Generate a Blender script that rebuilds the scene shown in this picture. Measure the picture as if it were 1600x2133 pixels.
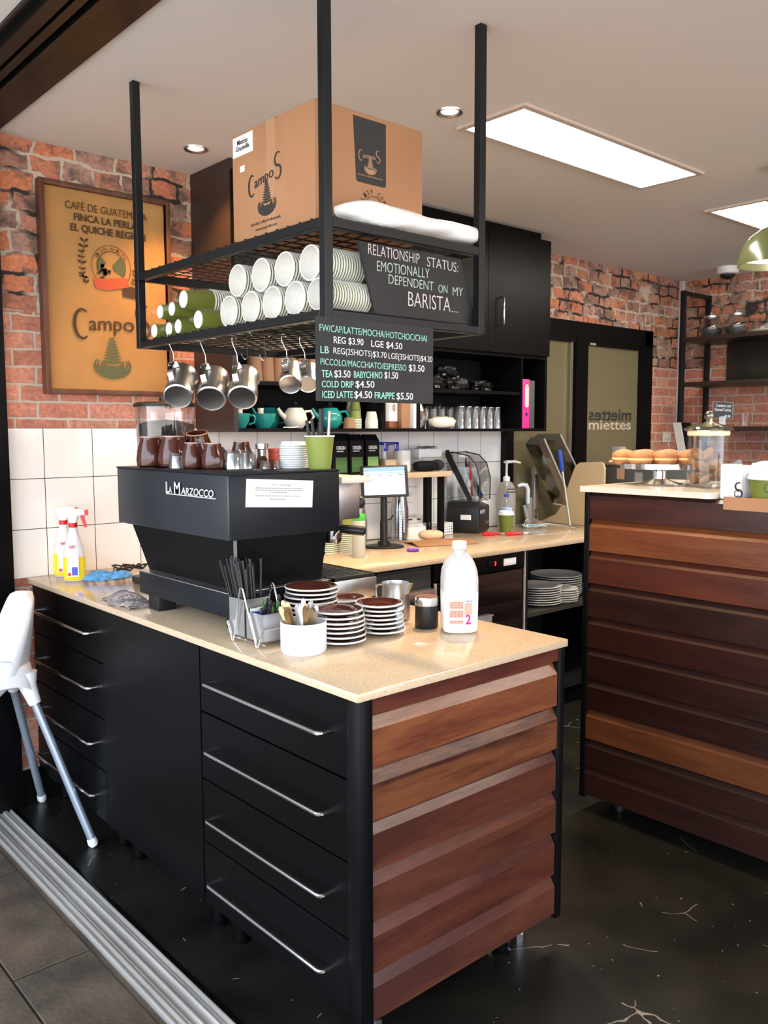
import bpy, bmesh, math, random
from mathutils import Vector, Matrix
random.seed(7)
PI = math.pi
for o in list(bpy.data.objects):
    bpy.data.objects.remove(o)
S = bpy.context.scene
COL = S.collection

# ------------------------------------------------------------------ camera, light, exposure
H = 1.4636                      # eye height
YAW, PITCH, ROLL, FPX = 0.724367825, -0.0929824141, -0.00270453771, 1794.72386
fw = Vector((math.sin(YAW)*math.cos(PITCH), math.cos(YAW)*math.cos(PITCH), math.sin(PITCH)))
rt = Vector((math.cos(YAW), -math.sin(YAW), 0))
up = rt.cross(fw)
r2 = rt*math.cos(ROLL)+up*math.sin(ROLL)
u2 = -rt*math.sin(ROLL)+up*math.cos(ROLL)
cam = bpy.data.cameras.new('camera')
cam.sensor_fit = 'VERTICAL'
cam.sensor_height = 36.0
cam.lens = FPX/2133*36.0
cam.clip_start = 0.05
camo = bpy.data.objects.new('camera', cam)
COL.objects.link(camo)
camo.matrix_world = Matrix(((r2.x, u2.x, -fw.x, 0), (r2.y, u2.y, -fw.y, 0), (r2.z, u2.z, -fw.z, H), (0, 0, 0, 1)))
S.camera = camo
S.view_settings.view_transform = 'Standard'
S.view_settings.look = 'None'
S.view_settings.gamma = 1
S.view_settings.use_curve_mapping = False
S.view_settings.exposure = 0.25

W = bpy.data.worlds.new('sky')
S.world = W
W.use_nodes = True
nt = W.node_tree
nt.nodes.clear()
wo = nt.nodes.new('ShaderNodeOutputWorld')
bg = nt.nodes.new('ShaderNodeBackground')
tc = nt.nodes.new('ShaderNodeTexCoord')
sx = nt.nodes.new('ShaderNodeSeparateXYZ')
rp = nt.nodes.new('ShaderNodeValToRGB')
mr = nt.nodes.new('ShaderNodeMapRange')
mr.inputs[1].default_value = -1
nt.links.new(tc.outputs['Generated'], sx.inputs[0])
nt.links.new(sx.outputs[2], mr.inputs[0])
nt.links.new(mr.outputs[0], rp.inputs[0])
nt.links.new(rp.outputs[0], bg.inputs[0])
nt.links.new(bg.outputs[0], wo.inputs[0])
e = rp.color_ramp.elements
e[0].position = 0.47; e[0].color = (.60, .57, .54, 1)
e[1].position = 0.53; e[1].color = (.8, .88, 1, 1)
q = e.new(0.75); q.color = (.62, .78, 1, 1)
bg.inputs[1].default_value = 5.6

CEIL = 2.5703
YW = 3.4286                     # back wall
XR = 6.03                       # right wall

def lamp(name, kind, loc, energy, color, rot=(0, 0, 0), **kw):
    l = bpy.data.lights.new(name, kind)
    l.energy = energy
    l.color = color
    for k, v in kw.items():
        setattr(l, k, v)
    o = bpy.data.objects.new(name, l)
    o.location = loc
    o.rotation_euler = rot
    COL.objects.link(o)
    return o

# ------------------------------------------------------------------ materials
def mat(name, color=(.8, .8, .8), rough=.5, metal=0, spec=.5, trans=0, ior=1.45, emit=0, coat=0, var=0, vscale=8,
        bump=0, bscale=40, stretch=(1, 1, 1), color2=None, alpha=1, sheen=0):
    m = bpy.data.materials.new(name)
    m.use_nodes = True
    t = m.node_tree
    b = t.nodes['Principled BSDF']
    b.inputs['Base Color'].default_value = (*color, 1)
    b.inputs['Roughness'].default_value = rough
    b.inputs['Metallic'].default_value = metal
    b.inputs['Specular IOR Level'].default_value = spec
    b.inputs['Transmission Weight'].default_value = trans
    b.inputs['IOR'].default_value = ior
    b.inputs['Coat Weight'].default_value = coat
    b.inputs['Alpha'].default_value = alpha
    b.inputs['Sheen Weight'].default_value = sheen
    if emit:
        b.inputs['Emission Color'].default_value = (*color, 1)
        b.inputs['Emission Strength'].default_value = emit
    if var or color2 or bump:
        c = t.nodes.new('ShaderNodeTexCoord')
        mp = t.nodes.new('ShaderNodeMapping')
        mp.inputs['Scale'].default_value = stretch
        t.links.new(c.outputs['Object'], mp.inputs[0])
    if var or color2:
        n = t.nodes.new('ShaderNodeTexNoise')
        n.inputs['Scale'].default_value = vscale
        n.inputs['Detail'].default_value = 5
        t.links.new(mp.outputs[0], n.inputs['Vector'])
        r = t.nodes.new('ShaderNodeValToRGB')
        a2 = color2 or tuple(min(1, x*(1+var)) for x in color)
        a1 = color if color2 else tuple(x*(1-var) for x in color)
        r.color_ramp.elements[0].position = .35
        r.color_ramp.elements[1].position = .65
        r.color_ramp.elements[0].color = (*a1, 1)
        r.color_ramp.elements[1].color = (*a2, 1)
        t.links.new(n.outputs['Fac'], r.inputs[0])
        t.links.new(r.outputs[0], b.inputs['Base Color'])
    if bump:
        n2 = t.nodes.new('ShaderNodeTexNoise')
        n2.inputs['Scale'].default_value = bscale
        n2.inputs['Detail'].default_value = 4
        t.links.new(mp.outputs[0], n2.inputs['Vector'])
        bn = t.nodes.new('ShaderNodeBump')
        bn.inputs['Strength'].default_value = bump
        bn.inputs['Distance'].default_value = .01
        t.links.new(n2.outputs['Fac'], bn.inputs['Height'])
        t.links.new(bn.outputs[0], b.inputs['Normal'])
    return m

def film(name, fac=.2, color=(1, 1, 1), rough=.12, bump=0, bscale=60, edge=.5):
    """thin clear plastic or glass sheet: mostly see-through with a glossy skin"""
    m = bpy.data.materials.new(name)
    m.use_nodes = True
    t = m.node_tree
    t.nodes.clear()
    o = t.nodes.new('ShaderNodeOutputMaterial')
    mx = t.nodes.new('ShaderNodeMixShader')
    tr = t.nodes.new('ShaderNodeBsdfTransparent')
    tr.inputs[0].default_value = (*color, 1)
    gl = t.nodes.new('ShaderNodeBsdfGlossy')
    gl.inputs['Roughness'].default_value = rough
    lw = t.nodes.new('ShaderNodeLayerWeight')
    lw.inputs[0].default_value = .35
    ma = t.nodes.new('ShaderNodeMath')
    ma.operation = 'MULTIPLY_ADD'
    ma.inputs[1].default_value = edge
    ma.inputs[2].default_value = fac
    t.links.new(lw.outputs['Facing'], ma.inputs[0])
    t.links.new(ma.outputs[0], mx.inputs[0])
    t.links.new(tr.outputs[0], mx.inputs[1])
    t.links.new(gl.outputs[0], mx.inputs[2])
    t.links.new(mx.outputs[0], o.inputs[0])
    if bump:
        n2 = t.nodes.new('ShaderNodeTexNoise')
        n2.inputs['Scale'].default_value = bscale
        bn = t.nodes.new('ShaderNodeBump')
        bn.inputs['Strength'].default_value = bump
        bn.inputs['Distance'].default_value = .01
        t.links.new(n2.outputs['Fac'], bn.inputs['Height'])
        t.links.new(bn.outputs[0], gl.inputs['Normal'])
    return m

def brick_mat(name, ax):
    m = bpy.data.materials.new(name)
    m.use_nodes = True
    t = m.node_tree
    N, L = t.nodes, t.links
    b = N['Principled BSDF']
    b.inputs['Roughness'].default_value = .8
    g = N.new('ShaderNodeNewGeometry')
    sp = N.new('ShaderNodeSeparateXYZ')
    L.new(g.outputs['Position'], sp.inputs[0])
    cb = N.new('ShaderNodeCombineXYZ')
    L.new(sp.outputs[ax], cb.inputs[0])
    L.new(sp.outputs[2], cb.inputs[1])
    # height mask: rough old brickwork above, neat courses below
    hm = N.new('ShaderNodeMapRange')
    hm.inputs[1].default_value = 1.8
    hm.inputs[2].default_value = 2.1
    L.new(sp.outputs[2], hm.inputs[0])
    nz = N.new('ShaderNodeTexNoise')
    nz.inputs['Scale'].default_value = 7
    nz.inputs['Detail'].default_value = 3
    L.new(cb.outputs[0], nz.inputs['Vector'])
    off = N.new('ShaderNodeVectorMath'); off.operation = 'SUBTRACT'
    L.new(nz.outputs['Color'], off.inputs[0]); off.inputs[1].default_value = (.5, .5, .5)
    sc = N.new('ShaderNodeMapRange')
    sc.inputs[3].default_value = .018; sc.inputs[4].default_value = .055
    L.new(hm.outputs[0], sc.inputs[0])
    so = N.new('ShaderNodeVectorMath'); so.operation = 'SCALE'
    L.new(off.outputs[0], so.inputs[0]); L.new(sc.outputs[0], so.inputs['Scale'])
    ad = N.new('ShaderNodeVectorMath')
    L.new(cb.outputs[0], ad.inputs[0]); L.new(so.outputs[0], ad.inputs[1])
    nf = N.new('ShaderNodeTexNoise'); nf.inputs['Scale'].default_value = 38; nf.inputs['Detail'].default_value = 4
    L.new(cb.outputs[0], nf.inputs['Vector'])
    of = N.new('ShaderNodeVectorMath'); of.operation = 'SUBTRACT'; of.inputs[1].default_value = (.5, .5, .5)
    L.new(nf.outputs['Color'], of.inputs[0])
    sf = N.new('ShaderNodeVectorMath'); sf.operation = 'SCALE'; L.new(of.outputs[0], sf.inputs[0])
    kf = N.new('ShaderNodeMapRange'); kf.inputs[3].default_value = .007; kf.inputs[4].default_value = .026
    L.new(hm.outputs[0], kf.inputs[0]); L.new(kf.outputs[0], sf.inputs['Scale'])
    ad0 = ad
    ad = N.new('ShaderNodeVectorMath'); L.new(ad0.outputs[0], ad.inputs[0]); L.new(sf.outputs[0], ad.inputs[1])
    def brick(w, h, mo):
        k = N.new('ShaderNodeTexBrick')
        k.inputs['Scale'].default_value = 1
        k.inputs['Brick Width'].default_value = w
        k.inputs['Row Height'].default_value = h
        k.inputs['Mortar Size'].default_value = mo
        k.inputs['Mortar Smooth'].default_value = .35
        k.inputs['Color1'].default_value = (0, 0, 0, 1)
        k.inputs['Color2'].default_value = (1, 1, 1, 1)
        k.inputs['Mortar'].default_value = (.5, .5, .5, 1)
        k.offset = .42; k.squash = .75; k.squash_frequency = 3
        L.new(ad.outputs[0], k.inputs['Vector'])
        return k
    lo, hi = brick(.205, .066, .0062), brick(.165, .074, .0085)
    mc = N.new('ShaderNodeMix'); mc.data_type = 'RGBA'
    mf = N.new('ShaderNodeMix')
    st = N.new('ShaderNodeMath'); st.operation = 'GREATER_THAN'; st.inputs[1].default_value = .42
    L.new(hm.outputs[0], st.inputs[0])
    L.new(st.outputs[0], mc.inputs['Factor']); L.new(st.outputs[0], mf.inputs['Factor'])
    L.new(lo.outputs['Color'], mc.inputs['A']); L.new(hi.outputs['Color'], mc.inputs['B'])
    L.new(lo.outputs['Fac'], mf.inputs['A']); L.new(hi.outputs['Fac'], mf.inputs['B'])
    r1 = N.new('ShaderNodeValToRGB')
    el = r1.color_ramp.elements
    el[0].color = (.60, .225, .145, 1); el[1].color = (.72, .32, .22, 1)
    a = el.new(.5); a.color = (.54, .20, .13, 1)
    L.new(mc.outputs['Result'], r1.inputs[0])
    r2_ = N.new('ShaderNodeValToRGB')
    el = r2_.color_ramp.elements
    el[0].color = (.66, .23, .11, 1); el[1].color = (.24, .15, .12, 1)
    a = el.new(.3); a.color = (.54, .19, .10, 1)
    a = el.new(.55); a.color = (.40, .25, .20, 1)
    a = el.new(.78); a.color = (.60, .26, .15, 1)
    L.new(mc.outputs['Result'], r2_.inputs[0])
    bm = N.new('ShaderNodeMix'); bm.data_type = 'RGBA'
    L.new(st.outputs[0], bm.inputs['Factor']); L.new(r1.outputs[0], bm.inputs['A']); L.new(r2_.outputs[0], bm.inputs['B'])
    # dark blotches, stronger higher up
    n3 = N.new('ShaderNodeTexNoise'); n3.inputs['Scale'].default_value = 11; n3.inputs['Detail'].default_value = 8; n3.inputs['Roughness'].default_value = .65
    L.new(cb.outputs[0], n3.inputs['Vector'])
    r3 = N.new('ShaderNodeValToRGB')
    r3.color_ramp.elements[0].position = .48; r3.color_ramp.elements[1].position = .60
    L.new(n3.outputs['Fac'], r3.inputs[0])
    k3 = N.new('ShaderNodeMath'); k3.operation = 'MULTIPLY'
    s3 = N.new('ShaderNodeMapRange'); s3.inputs[3].default_value = .25; s3.inputs[4].default_value = .8
    L.new(hm.outputs[0], s3.inputs[0]); L.new(s3.outputs[0], k3.inputs[0]); L.new(r3.outputs[0], k3.inputs[1])
    sm = N.new('ShaderNodeMix'); sm.data_type = 'RGBA'
    L.new(k3.outputs[0], sm.inputs['Factor']); L.new(bm.outputs['Result'], sm.inputs['A']); sm.inputs['B'].default_value = (.10, .075, .07, 1)
    # fine speckle
    n4 = N.new('ShaderNodeTexNoise'); n4.inputs['Scale'].default_value = 60; n4.inputs['Detail'].default_value = 4
    L.new(cb.outputs[0], n4.inputs['Vector'])
    hs = N.new('ShaderNodeHueSaturation')
    v4 = N.new('ShaderNodeMapRange'); v4.inputs[1].default_value = .3; v4.inputs[2].default_value = .7; v4.inputs[3].default_value = .75; v4.inputs[4].default_value = 1.25
    L.new(n4.outputs['Fac'], v4.inputs[0]); L.new(v4.outputs[0], hs.inputs['Value']); L.new(sm.outputs['Result'], hs.inputs['Color'])
    # mortar: pale below, dark gaps and pale lumps above
    n5 = N.new('ShaderNodeTexNoise'); n5.inputs['Scale'].default_value = 5; n5.inputs['Detail'].default_value = 3
    L.new(cb.outputs[0], n5.inputs['Vector'])
    r5 = N.new('ShaderNodeValToRGB')
    el = r5.color_ramp.elements
    el[0].position = .46; el[0].color = (.030, .024, .024, 1)
    el[1].position = .56; el[1].color = (.56, .46, .36, 1)
    L.new(n5.outputs['Fac'], r5.inputs[0])
    mm = N.new('ShaderNodeMix'); mm.data_type = 'RGBA'
    L.new(st.outputs[0], mm.inputs['Factor']); mm.inputs['A'].default_value = (.58, .47, .38, 1); L.new(r5.outputs[0], mm.inputs['B'])
    # patches of bare mortar above
    r6 = N.new('ShaderNodeValToRGB')
    r6.color_ramp.elements[0].position = .62; r6.color_ramp.elements[1].position = .66
    n6 = N.new('ShaderNodeTexNoise'); n6.inputs['Scale'].default_value = 3.2; n6.inputs['Detail'].default_value = 5
    L.new(cb.outputs[0], n6.inputs['Vector']); L.new(n6.outputs['Fac'], r6.inputs[0])
    k6 = N.new('ShaderNodeMath'); k6.operation = 'MULTIPLY'
    L.new(r6.outputs[0], k6.inputs[0]); L.new(hm.outputs[0], k6.inputs[1])
    mx6 = N.new('ShaderNodeMath'); mx6.operation = 'MAXIMUM'
    L.new(mf.outputs['Result'], mx6.inputs[0]); L.new(k6.outputs[0], mx6.inputs[1])
    fin = N.new('ShaderNodeMix'); fin.data_type = 'RGBA'
    L.new(mx6.outputs[0], fin.inputs['Factor']); L.new(hs.outputs['Color'], fin.inputs['A']); L.new(mm.outputs['Result'], fin.inputs['B'])
    L.new(fin.outputs['Result'], b.inputs['Base Color'])
    bp = N.new('ShaderNodeBump'); bp.invert = True; bp.inputs['Strength'].default_value = .5; bp.inputs['Distance'].default_value = .012
    hh = N.new('ShaderNodeMath'); hh.operation = 'MULTIPLY_ADD'; hh.inputs[1].default_value = -.4
    L.new(n4.outputs['Fac'], hh.inputs[0]); L.new(mx6.outputs[0], hh.inputs[2])
    L.new(hh.outputs[0], bp.inputs['Height']); L.new(bp.outputs[0], b.inputs['Normal'])
    return m

def tile_mat(name, x0, w, z0, h, gap=.003):
    m = bpy.data.materials.new(name)
    m.use_nodes = True
    t = m.node_tree
    N, L = t.nodes, t.links
    b = N['Principled BSDF']
    g = N.new('ShaderNodeNewGeometry')
    mp = N.new('ShaderNodeMapping')
    mp.inputs['Location'].default_value = (-x0, 0, -z0)
    L.new(g.outputs['Position'], mp.inputs[0])
    sp = N.new('ShaderNodeSeparateXYZ'); L.new(mp.outputs[0], sp.inputs[0])
    def line(o, p):
        a = N.new('ShaderNodeMath'); a.operation = 'PINGPONG'; a.inputs[1].default_value = p/2
        L.new(o, a.inputs[0])
        c = N.new('ShaderNodeMath'); c.operation = 'LESS_THAN'; c.inputs[1].default_value = gap/2
        L.new(a.outputs[0], c.inputs[0])
        return c
    l1, l2 = line(sp.outputs[0], w), line(sp.outputs[2], h)
    mx = N.new('ShaderNodeMath'); mx.operation = 'MAXIMUM'
    L.new(l1.outputs[0], mx.inputs[0]); L.new(l2.outputs[0], mx.inputs[1])
    c = N.new('ShaderNodeMix'); c.data_type = 'RGBA'
    c.inputs['A'].default_value = (.84, .83, .81, 1); c.inputs['B'].default_value = (.05, .045, .045, 1)
    L.new(mx.outputs[0], c.inputs['Factor']); L.new(c.outputs['Result'], b.inputs['Base Color'])
    r = N.new('ShaderNodeMapRange'); r.inputs[3].default_value = .1; r.inputs[4].default_value = .8
    L.new(mx.outputs[0], r.inputs[0]); L.new(r.outputs[0], b.inputs['Roughness'])
    n = N.new('ShaderNodeTexNoise'); n.inputs['Scale'].default_value = 6; L.new(g.outputs['Position'], n.inputs['Vector'])
    ma = N.new('ShaderNodeMath'); ma.operation = 'MULTIPLY_ADD'; ma.inputs[1].default_value = .25
    sub = N.new('ShaderNodeMath'); sub.operation = 'MULTIPLY'; sub.inputs[1].default_value = -1
    L.new(mx.outputs[0], sub.inputs[0]); L.new(n.outputs['Fac'], ma.inputs[0]); L.new(sub.outputs[0], ma.inputs[2])
    bp = N.new('ShaderNodeBump'); bp.inputs['Strength'].default_value = .25; bp.inputs['Distance'].default_value = .006
    L.new(ma.outputs[0], bp.inputs['Height']); L.new(bp.outputs[0], b.inputs['Normal'])
    return m

def wood_mat(name, c1, c2, axis='x', rough=.3, seed=0, scale=1, coat=.35):
    m = bpy.data.materials.new(name)
    m.use_nodes = True
    t = m.node_tree
    N, L = t.nodes, t.links
    b = N['Principled BSDF']
    b.inputs['Roughness'].default_value = rough
    b.inputs['Coat Weight'].default_value = coat
    b.inputs['Coat Roughness'].default_value = .25
    b.inputs['Specular IOR Level'].default_value = .3
    c = N.new('ShaderNodeTexCoord')
    mp = N.new('ShaderNodeMapping')
    mp.inputs['Scale'].default_value = (1.2, 9, 9) if axis == 'x' else (9, 1.2, 9)
    mp.inputs['Location'].default_value = (seed*3.1, seed*1.7, seed*.9)
    L.new(c.outputs['Object'], mp.inputs[0])
    n = N.new('ShaderNodeTexNoise'); n.inputs['Scale'].default_value = 1.5*scale; n.inputs['Detail'].default_value = 3; n.inputs['Distortion'].default_value = 1.2
    L.new(mp.outputs[0], n.inputs['Vector'])
    n2 = N.new('ShaderNodeTexNoise'); n2.inputs['Scale'].default_value = 16; n2.inputs['Detail'].default_value = 5
    L.new(mp.outputs[0], n2.inputs['Vector'])
    ma = N.new('ShaderNodeMath'); ma.operation = 'MULTIPLY_ADD'; ma.inputs[1].default_value = .42
    L.new(n2.outputs['Fac'], ma.inputs[0]); L.new(n.outputs['Fac'], ma.inputs[2])
    r = N.new('ShaderNodeValToRGB')
    r.color_ramp.elements[0].position = .55; r.color_ramp.elements[0].color = (*c1, 1)
    r.color_ramp.elements[1].position = .88; r.color_ramp.elements[1].color = (*c2, 1)
    L.new(ma.outputs[0], r.inputs[0]); L.new(r.outputs[0], b.inputs['Base Color'])
    bp = N.new('ShaderNodeBump'); bp.inputs['Strength'].default_value = .06; bp.inputs['Distance'].default_value = .01
    L.new(n2.outputs['Fac'], bp.inputs['Height']); L.new(bp.outputs[0], b.inputs['Normal'])
    return m

def stone_mat(name, base):
    m = bpy.data.materials.new(name)
    m.use_nodes = True
    t = m.node_tree
    N, L = t.nodes, t.links
    b = N['Principled BSDF']
    b.inputs['Roughness'].default_value = .11
    c = N.new('ShaderNodeTexCoord')
    v = N.new('ShaderNodeTexVoronoi'); v.inputs['Scale'].default_value = 330
    L.new(c.outputs['Object'], v.inputs['Vector'])
    h = N.new('ShaderNodeSeparateColor'); L.new(v.outputs['Color'], h.inputs[0])
    r = N.new('ShaderNodeValToRGB')
    e = r.color_ramp.elements
    r.color_ramp.interpolation = 'CONSTANT'
    e[0].color = (*[x*.76 for x in base], 1); e[1].position = .08; e[1].color = (*base, 1)
    a = e.new(.82); a.color = (*[min(1, x*1.04) for x in base], 1)
    a = e.new(.95); a.color = (*[x*.90 for x in base], 1)
    L.new(h.outputs[0], r.inputs[0]); L.new(r.outputs[0], b.inputs['Base Color'])
    return m

def floor_mat(name):
    m = bpy.data.materials.new(name)
    m.use_nodes = True
    t = m.node_tree
    N, L = t.nodes, t.links
    b = N['Principled BSDF']
    c = N.new('ShaderNodeTexCoord')
    n = N.new('ShaderNodeTexNoise'); n.inputs['Scale'].default_value = 3; n.inputs['Detail'].default_value = 6
    L.new(c.outputs['Object'], n.inputs['Vector'])
    r = N.new('ShaderNodeValToRGB')
    r.color_ramp.elements[0].color = (.006, .006, .005, 1); r.color_ramp.elements[1].color = (.020, .018, .013, 1)
    r.color_ramp.elements[0].position = .35; r.color_ramp.elements[1].position = .7
    L.new(n.outputs['Fac'], r.inputs[0])
    # scratches: thin broken cracks
    nd = N.new('ShaderNodeTexNoise'); nd.inputs['Scale'].default_value = 4; nd.inputs['Detail'].default_value = 4
    L.new(c.outputs['Object'], nd.inputs['Vector'])
    mx = N.new('ShaderNodeMix'); mx.data_type = 'RGBA'; mx.inputs['Factor'].default_value = .12
    L.new(c.outputs['Object'], mx.inputs['A']); L.new(nd.outputs['Color'], mx.inputs['B'])
    v = N.new('ShaderNodeTexVoronoi'); v.feature = 'DISTANCE_TO_EDGE'; v.inputs['Scale'].default_value = 4.2
    L.new(mx.outputs['Result'], v.inputs['Vector'])
    lt = N.new('ShaderNodeMath'); lt.operation = 'LESS_THAN'; lt.inputs[1].default_value = .0045
    L.new(v.outputs['Distance'], lt.inputs[0])
    n2 = N.new('ShaderNodeTexNoise'); n2.inputs['Scale'].default_value = 5; n2.inputs['Detail'].default_value = 2
    L.new(c.outputs['Object'], n2.inputs['Vector'])
    gt = N.new('ShaderNodeMath'); gt.operation = 'GREATER_THAN'; gt.inputs[1].default_value = .60
    L.new(n2.outputs['Fac'], gt.inputs[0])
    ml = N.new('ShaderNodeMath'); ml.operation = 'MULTIPLY'; L.new(lt.outputs[0], ml.inputs[0]); L.new(gt.outputs[0], ml.inputs[1])
    # specks
    n3 = N.new('ShaderNodeTexNoise'); n3.inputs['Scale'].default_value = 55; n3.inputs['Detail'].default_value = 2
    L.new(c.outputs['Object'], n3.inputs['Vector'])
    g3 = N.new('ShaderNodeMath'); g3.operation = 'GREATER_THAN'; g3.inputs[1].default_value = .735
    L.new(n3.outputs['Fac'], g3.inputs[0])
    mk = N.new('ShaderNodeMath'); mk.operation = 'MAXIMUM'; L.new(ml.outputs[0], mk.inputs[0]); L.new(g3.outputs[0], mk.inputs[1])
    f = N.new('ShaderNodeMix'); f.data_type = 'RGBA'; L.new(mk.outputs[0], f.inputs['Factor'])
    L.new(r.outputs[0], f.inputs['A']); f.inputs['B'].default_value = (.22, .19, .15, 1)
    L.new(f.outputs['Result'], b.inputs['Base Color'])
    rr = N.new('ShaderNodeMapRange'); rr.inputs[3].default_value = .2; rr.inputs[4].default_value = .5
    L.new(n2.outputs['Fac'], rr.inputs[0]); L.new(rr.outputs[0], b.inputs['Roughness'])
    b.inputs['Specular IOR Level'].default_value = .35
    return m

M = {}
M['brick'] = brick_mat('brick_paper_back', 0)
M['brick_side'] = brick_mat('brick_paper_side', 1)
M['tile'] = tile_mat('white_tiles', 1.244, .1965, 1.481, .1965)
M['tile_small'] = tile_mat('white_tiles_back', 2.04, .1935, 1.481, .1965)
M['ceil'] = mat('ceiling_paint', (.74, .705, .675), .8)
M['floor'] = floor_mat('black_floor')
M['paver'] = mat('pavers', (.095, .068, .047), .75, var=.35, vscale=6, bump=.25, bscale=60)
M['grout'] = mat('paver_joint', (.09, .065, .045), .9, var=.3)
M['black'] = mat('black_paint', (.0032, .0032, .0035), .38, spec=.15)
M['blackm'] = mat('black_matte', (.007, .007, .007), .6, spec=.15)
M['cab'] = mat('black_laminate', (.0024, .0024, .0027), .36, spec=.13, bump=.02, bscale=300)
M['brown_black'] = mat('dark_brown_panel', (.030, .019, .015), .4)
M['steelframe'] = mat('black_steel_frame', (.008, .0085, .010), .36, spec=.35)
M['header'] = mat('header_paint', (.008, .008, .008), .32, spec=.4)
M['chrome'] = mat('chrome', (.75, .75, .75), .16, 1)
M['steel'] = mat('brushed_steel', (.58, .58, .57), .34, 1)
M['darksteel'] = mat('dark_steel', (.13, .13, .12), .42, .6)
M['fridgesteel'] = mat('fridge_steel', (.045, .047, .043), .42, .2)
M['alu'] = mat('aluminium_track', (.66, .62, .57), .40, .6, var=.06, vscale=14, stretch=(1, .3, 1))
M['stone'] = stone_mat('stone_top', (.63, .475, .31))
M['stone_w'] = stone_mat('pale_stone_top', (.74, .68, .58))
M['white'] = mat('white_plastic', (.86, .86, .86), .35)
M['whitegloss'] = mat('white_glaze', (.84, .83, .80), .12)
M['cream'] = mat('cream_glaze', (.80, .74, .62), .2)
M['paper'] = mat('white_paper', (.88, .88, .87), .7)
M['ink'] = mat('black_ink', (.03, .028, .026), .6)
M['kraft'] = mat('kraft_card', (.41, .205, .100), .75, var=.07, vscale=4)
M['kraft2'] = mat('kraft_card_edge', (.36, .19, .10), .8)
M['tape'] = mat('parcel_tape', (.45, .25, .14), .3)
M['board'] = mat('chalkboard', (.020, .019, .019), .55, var=.25, vscale=12)
M['mint'] = mat('mint_chalk', (.36, .74, .62), .7)
M['chalk'] = mat('white_chalk', (.80, .80, .78), .7)
M['palegreen'] = mat('pale_green_chalk', (.52, .64, .56), .7)
M['pinkchalk'] = mat('warm_white_chalk', (.72, .64, .60), .7)
M['brownglaze'] = mat('brown_glaze', (.075, .018, .011), .10, coat=.3)
M['teal'] = mat('teal_glaze', (.025, .30, .26), .12, coat=.4)
M['green'] = mat('green_cup_paper', (.16, .195, .028), .5)
M['limegreen'] = mat('lime_cup_paper', (.25, .30, .055), .5)
M['cupwhite'] = mat('cup_white', (.90, .89, .85), .45)
M['glass'] = mat('clear_glass', (1, 1, 1), .02, trans=1, ior=1.45)
M['film'] = film('clear_film', .012, rough=.18, bump=.25, bscale=25, edge=.22)
M['clear'] = film('clear_plastic', .05, (.97, .98, .98), .05, edge=.35)
M['clearcup'] = film('clear_cup_plastic', .16, (.93, .94, .94), .12, edge=.6)
M['greenglass'] = film('greenish_lid_glass', .12, (.86, .88, .70), .06, edge=.5)
M['jarglass'] = film('jar_glass', .025, (.97, .98, .97), .04, edge=.16)
M['fridgepane'] = film('fridge_pane', .02, (.9, .9, .9), .08, edge=.15)
M['bluelid'] = film('clear_blue_lid', .12, (.18, .28, .90), .1, edge=.4)
M['smoke'] = film('smoked_plastic', .10, (.80, .80, .80), .06)
M['frost'] = mat('frosted_glass', (.155, .130, .072), .22)
M['emit'] = mat('light_panel', (1, .93, .80), emit=26)
M['lampglow'] = mat('lamp_glow', (1, .88, .68), emit=14)
M['pendglow'] = mat('pendant_inside', (1, .97, .88), emit=3)
M['sack'] = mat('jute_print', (.43, .225, .072), .75, var=.10, vscale=5, bump=.1, bscale=200)
M['frame'] = mat('brown_wood_frame', (.115, .045, .025), .4, var=.3, vscale=20, stretch=(1, 1, .1))
M['print'] = mat('sack_print_black', (.065, .035, .018), .8)
M['printgreen'] = mat('sack_print_green', (.10, .12, .055), .8)
M['printred'] = mat('sack_print_red', (.48, .09, .04), .8)
M['red'] = mat('red_plastic', (.62, .015, .02), .3)
M['yellow'] = mat('yellow_liquid', (.85, .62, .03), .25)
M['blue'] = mat('blue_plastic', (.02, .07, .42), .4)
M['bluecloth'] = mat('blue_cloth', (.10, .34, .68), .9, var=.25, vscale=60, bump=.6, bscale=120)
M['greycloth'] = mat('grey_patterned_cloth', (.16, .12, .11), .95, spec=.1, color2=(.46, .40, .37), vscale=160, bump=.5, bscale=80)
M['machine'] = mat('black_enamel', (.012, .017, .022), .33, spec=.75)
M['machine_side'] = mat('grey_black_panel', (.009, .011, .014), .38, spec=.25)
M['rubber'] = mat('black_plastic', (.012, .012, .012), .4)
M['beans'] = mat('coffee_beans', (.016, .010, .008), .45, bump=1, bscale=90)
M['hdpe'] = mat('milky_plastic', (.84, .83, .80), .35, trans=.25)
M['milk'] = mat('milk_white', (.93, .91, .85), .35)
M['label'] = mat('milk_label', (.56, .33, .25), .5)
M['labeld'] = mat('milk_label_print', (.36, .19, .15), .5)
M['magenta'] = mat('magenta_print', (.70, .01, .16), .5)
M['pink'] = mat('pink_binder', (.80, .035, .28), .4)
M['pinkpale'] = mat('pale_pink_label', (.85, .60, .50), .5)
M['greybox'] = mat('dark_grey_card', (.075, .075, .078), .6)
M['purple'] = mat('purple_plastic', (.17, .03, .45), .35)
M['brass'] = mat('worn_brass', (.42, .29, .15), .32, 1)
M['spoonsteel'] = mat('worn_spoon_steel', (.36, .33, .29), .3, 1)
M['chair'] = mat('highchair_plastic', (.86, .86, .87), .3)
M['chairleg'] = mat('silver_painted_leg', (.36, .41, .48), .38, .55)
M['screen'] = mat('tablet_screen', (.62, .70, .84), emit=.75)
M['screenbar'] = mat('tablet_screen_bar', (.20, .34, .60), emit=.6)
M['led'] = mat('red_led', (1, .03, .03), emit=4)
M['donut'] = mat('fried_dough', (.45, .19, .075), .7, bump=.35, bscale=90, var=.15, vscale=30)
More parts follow.
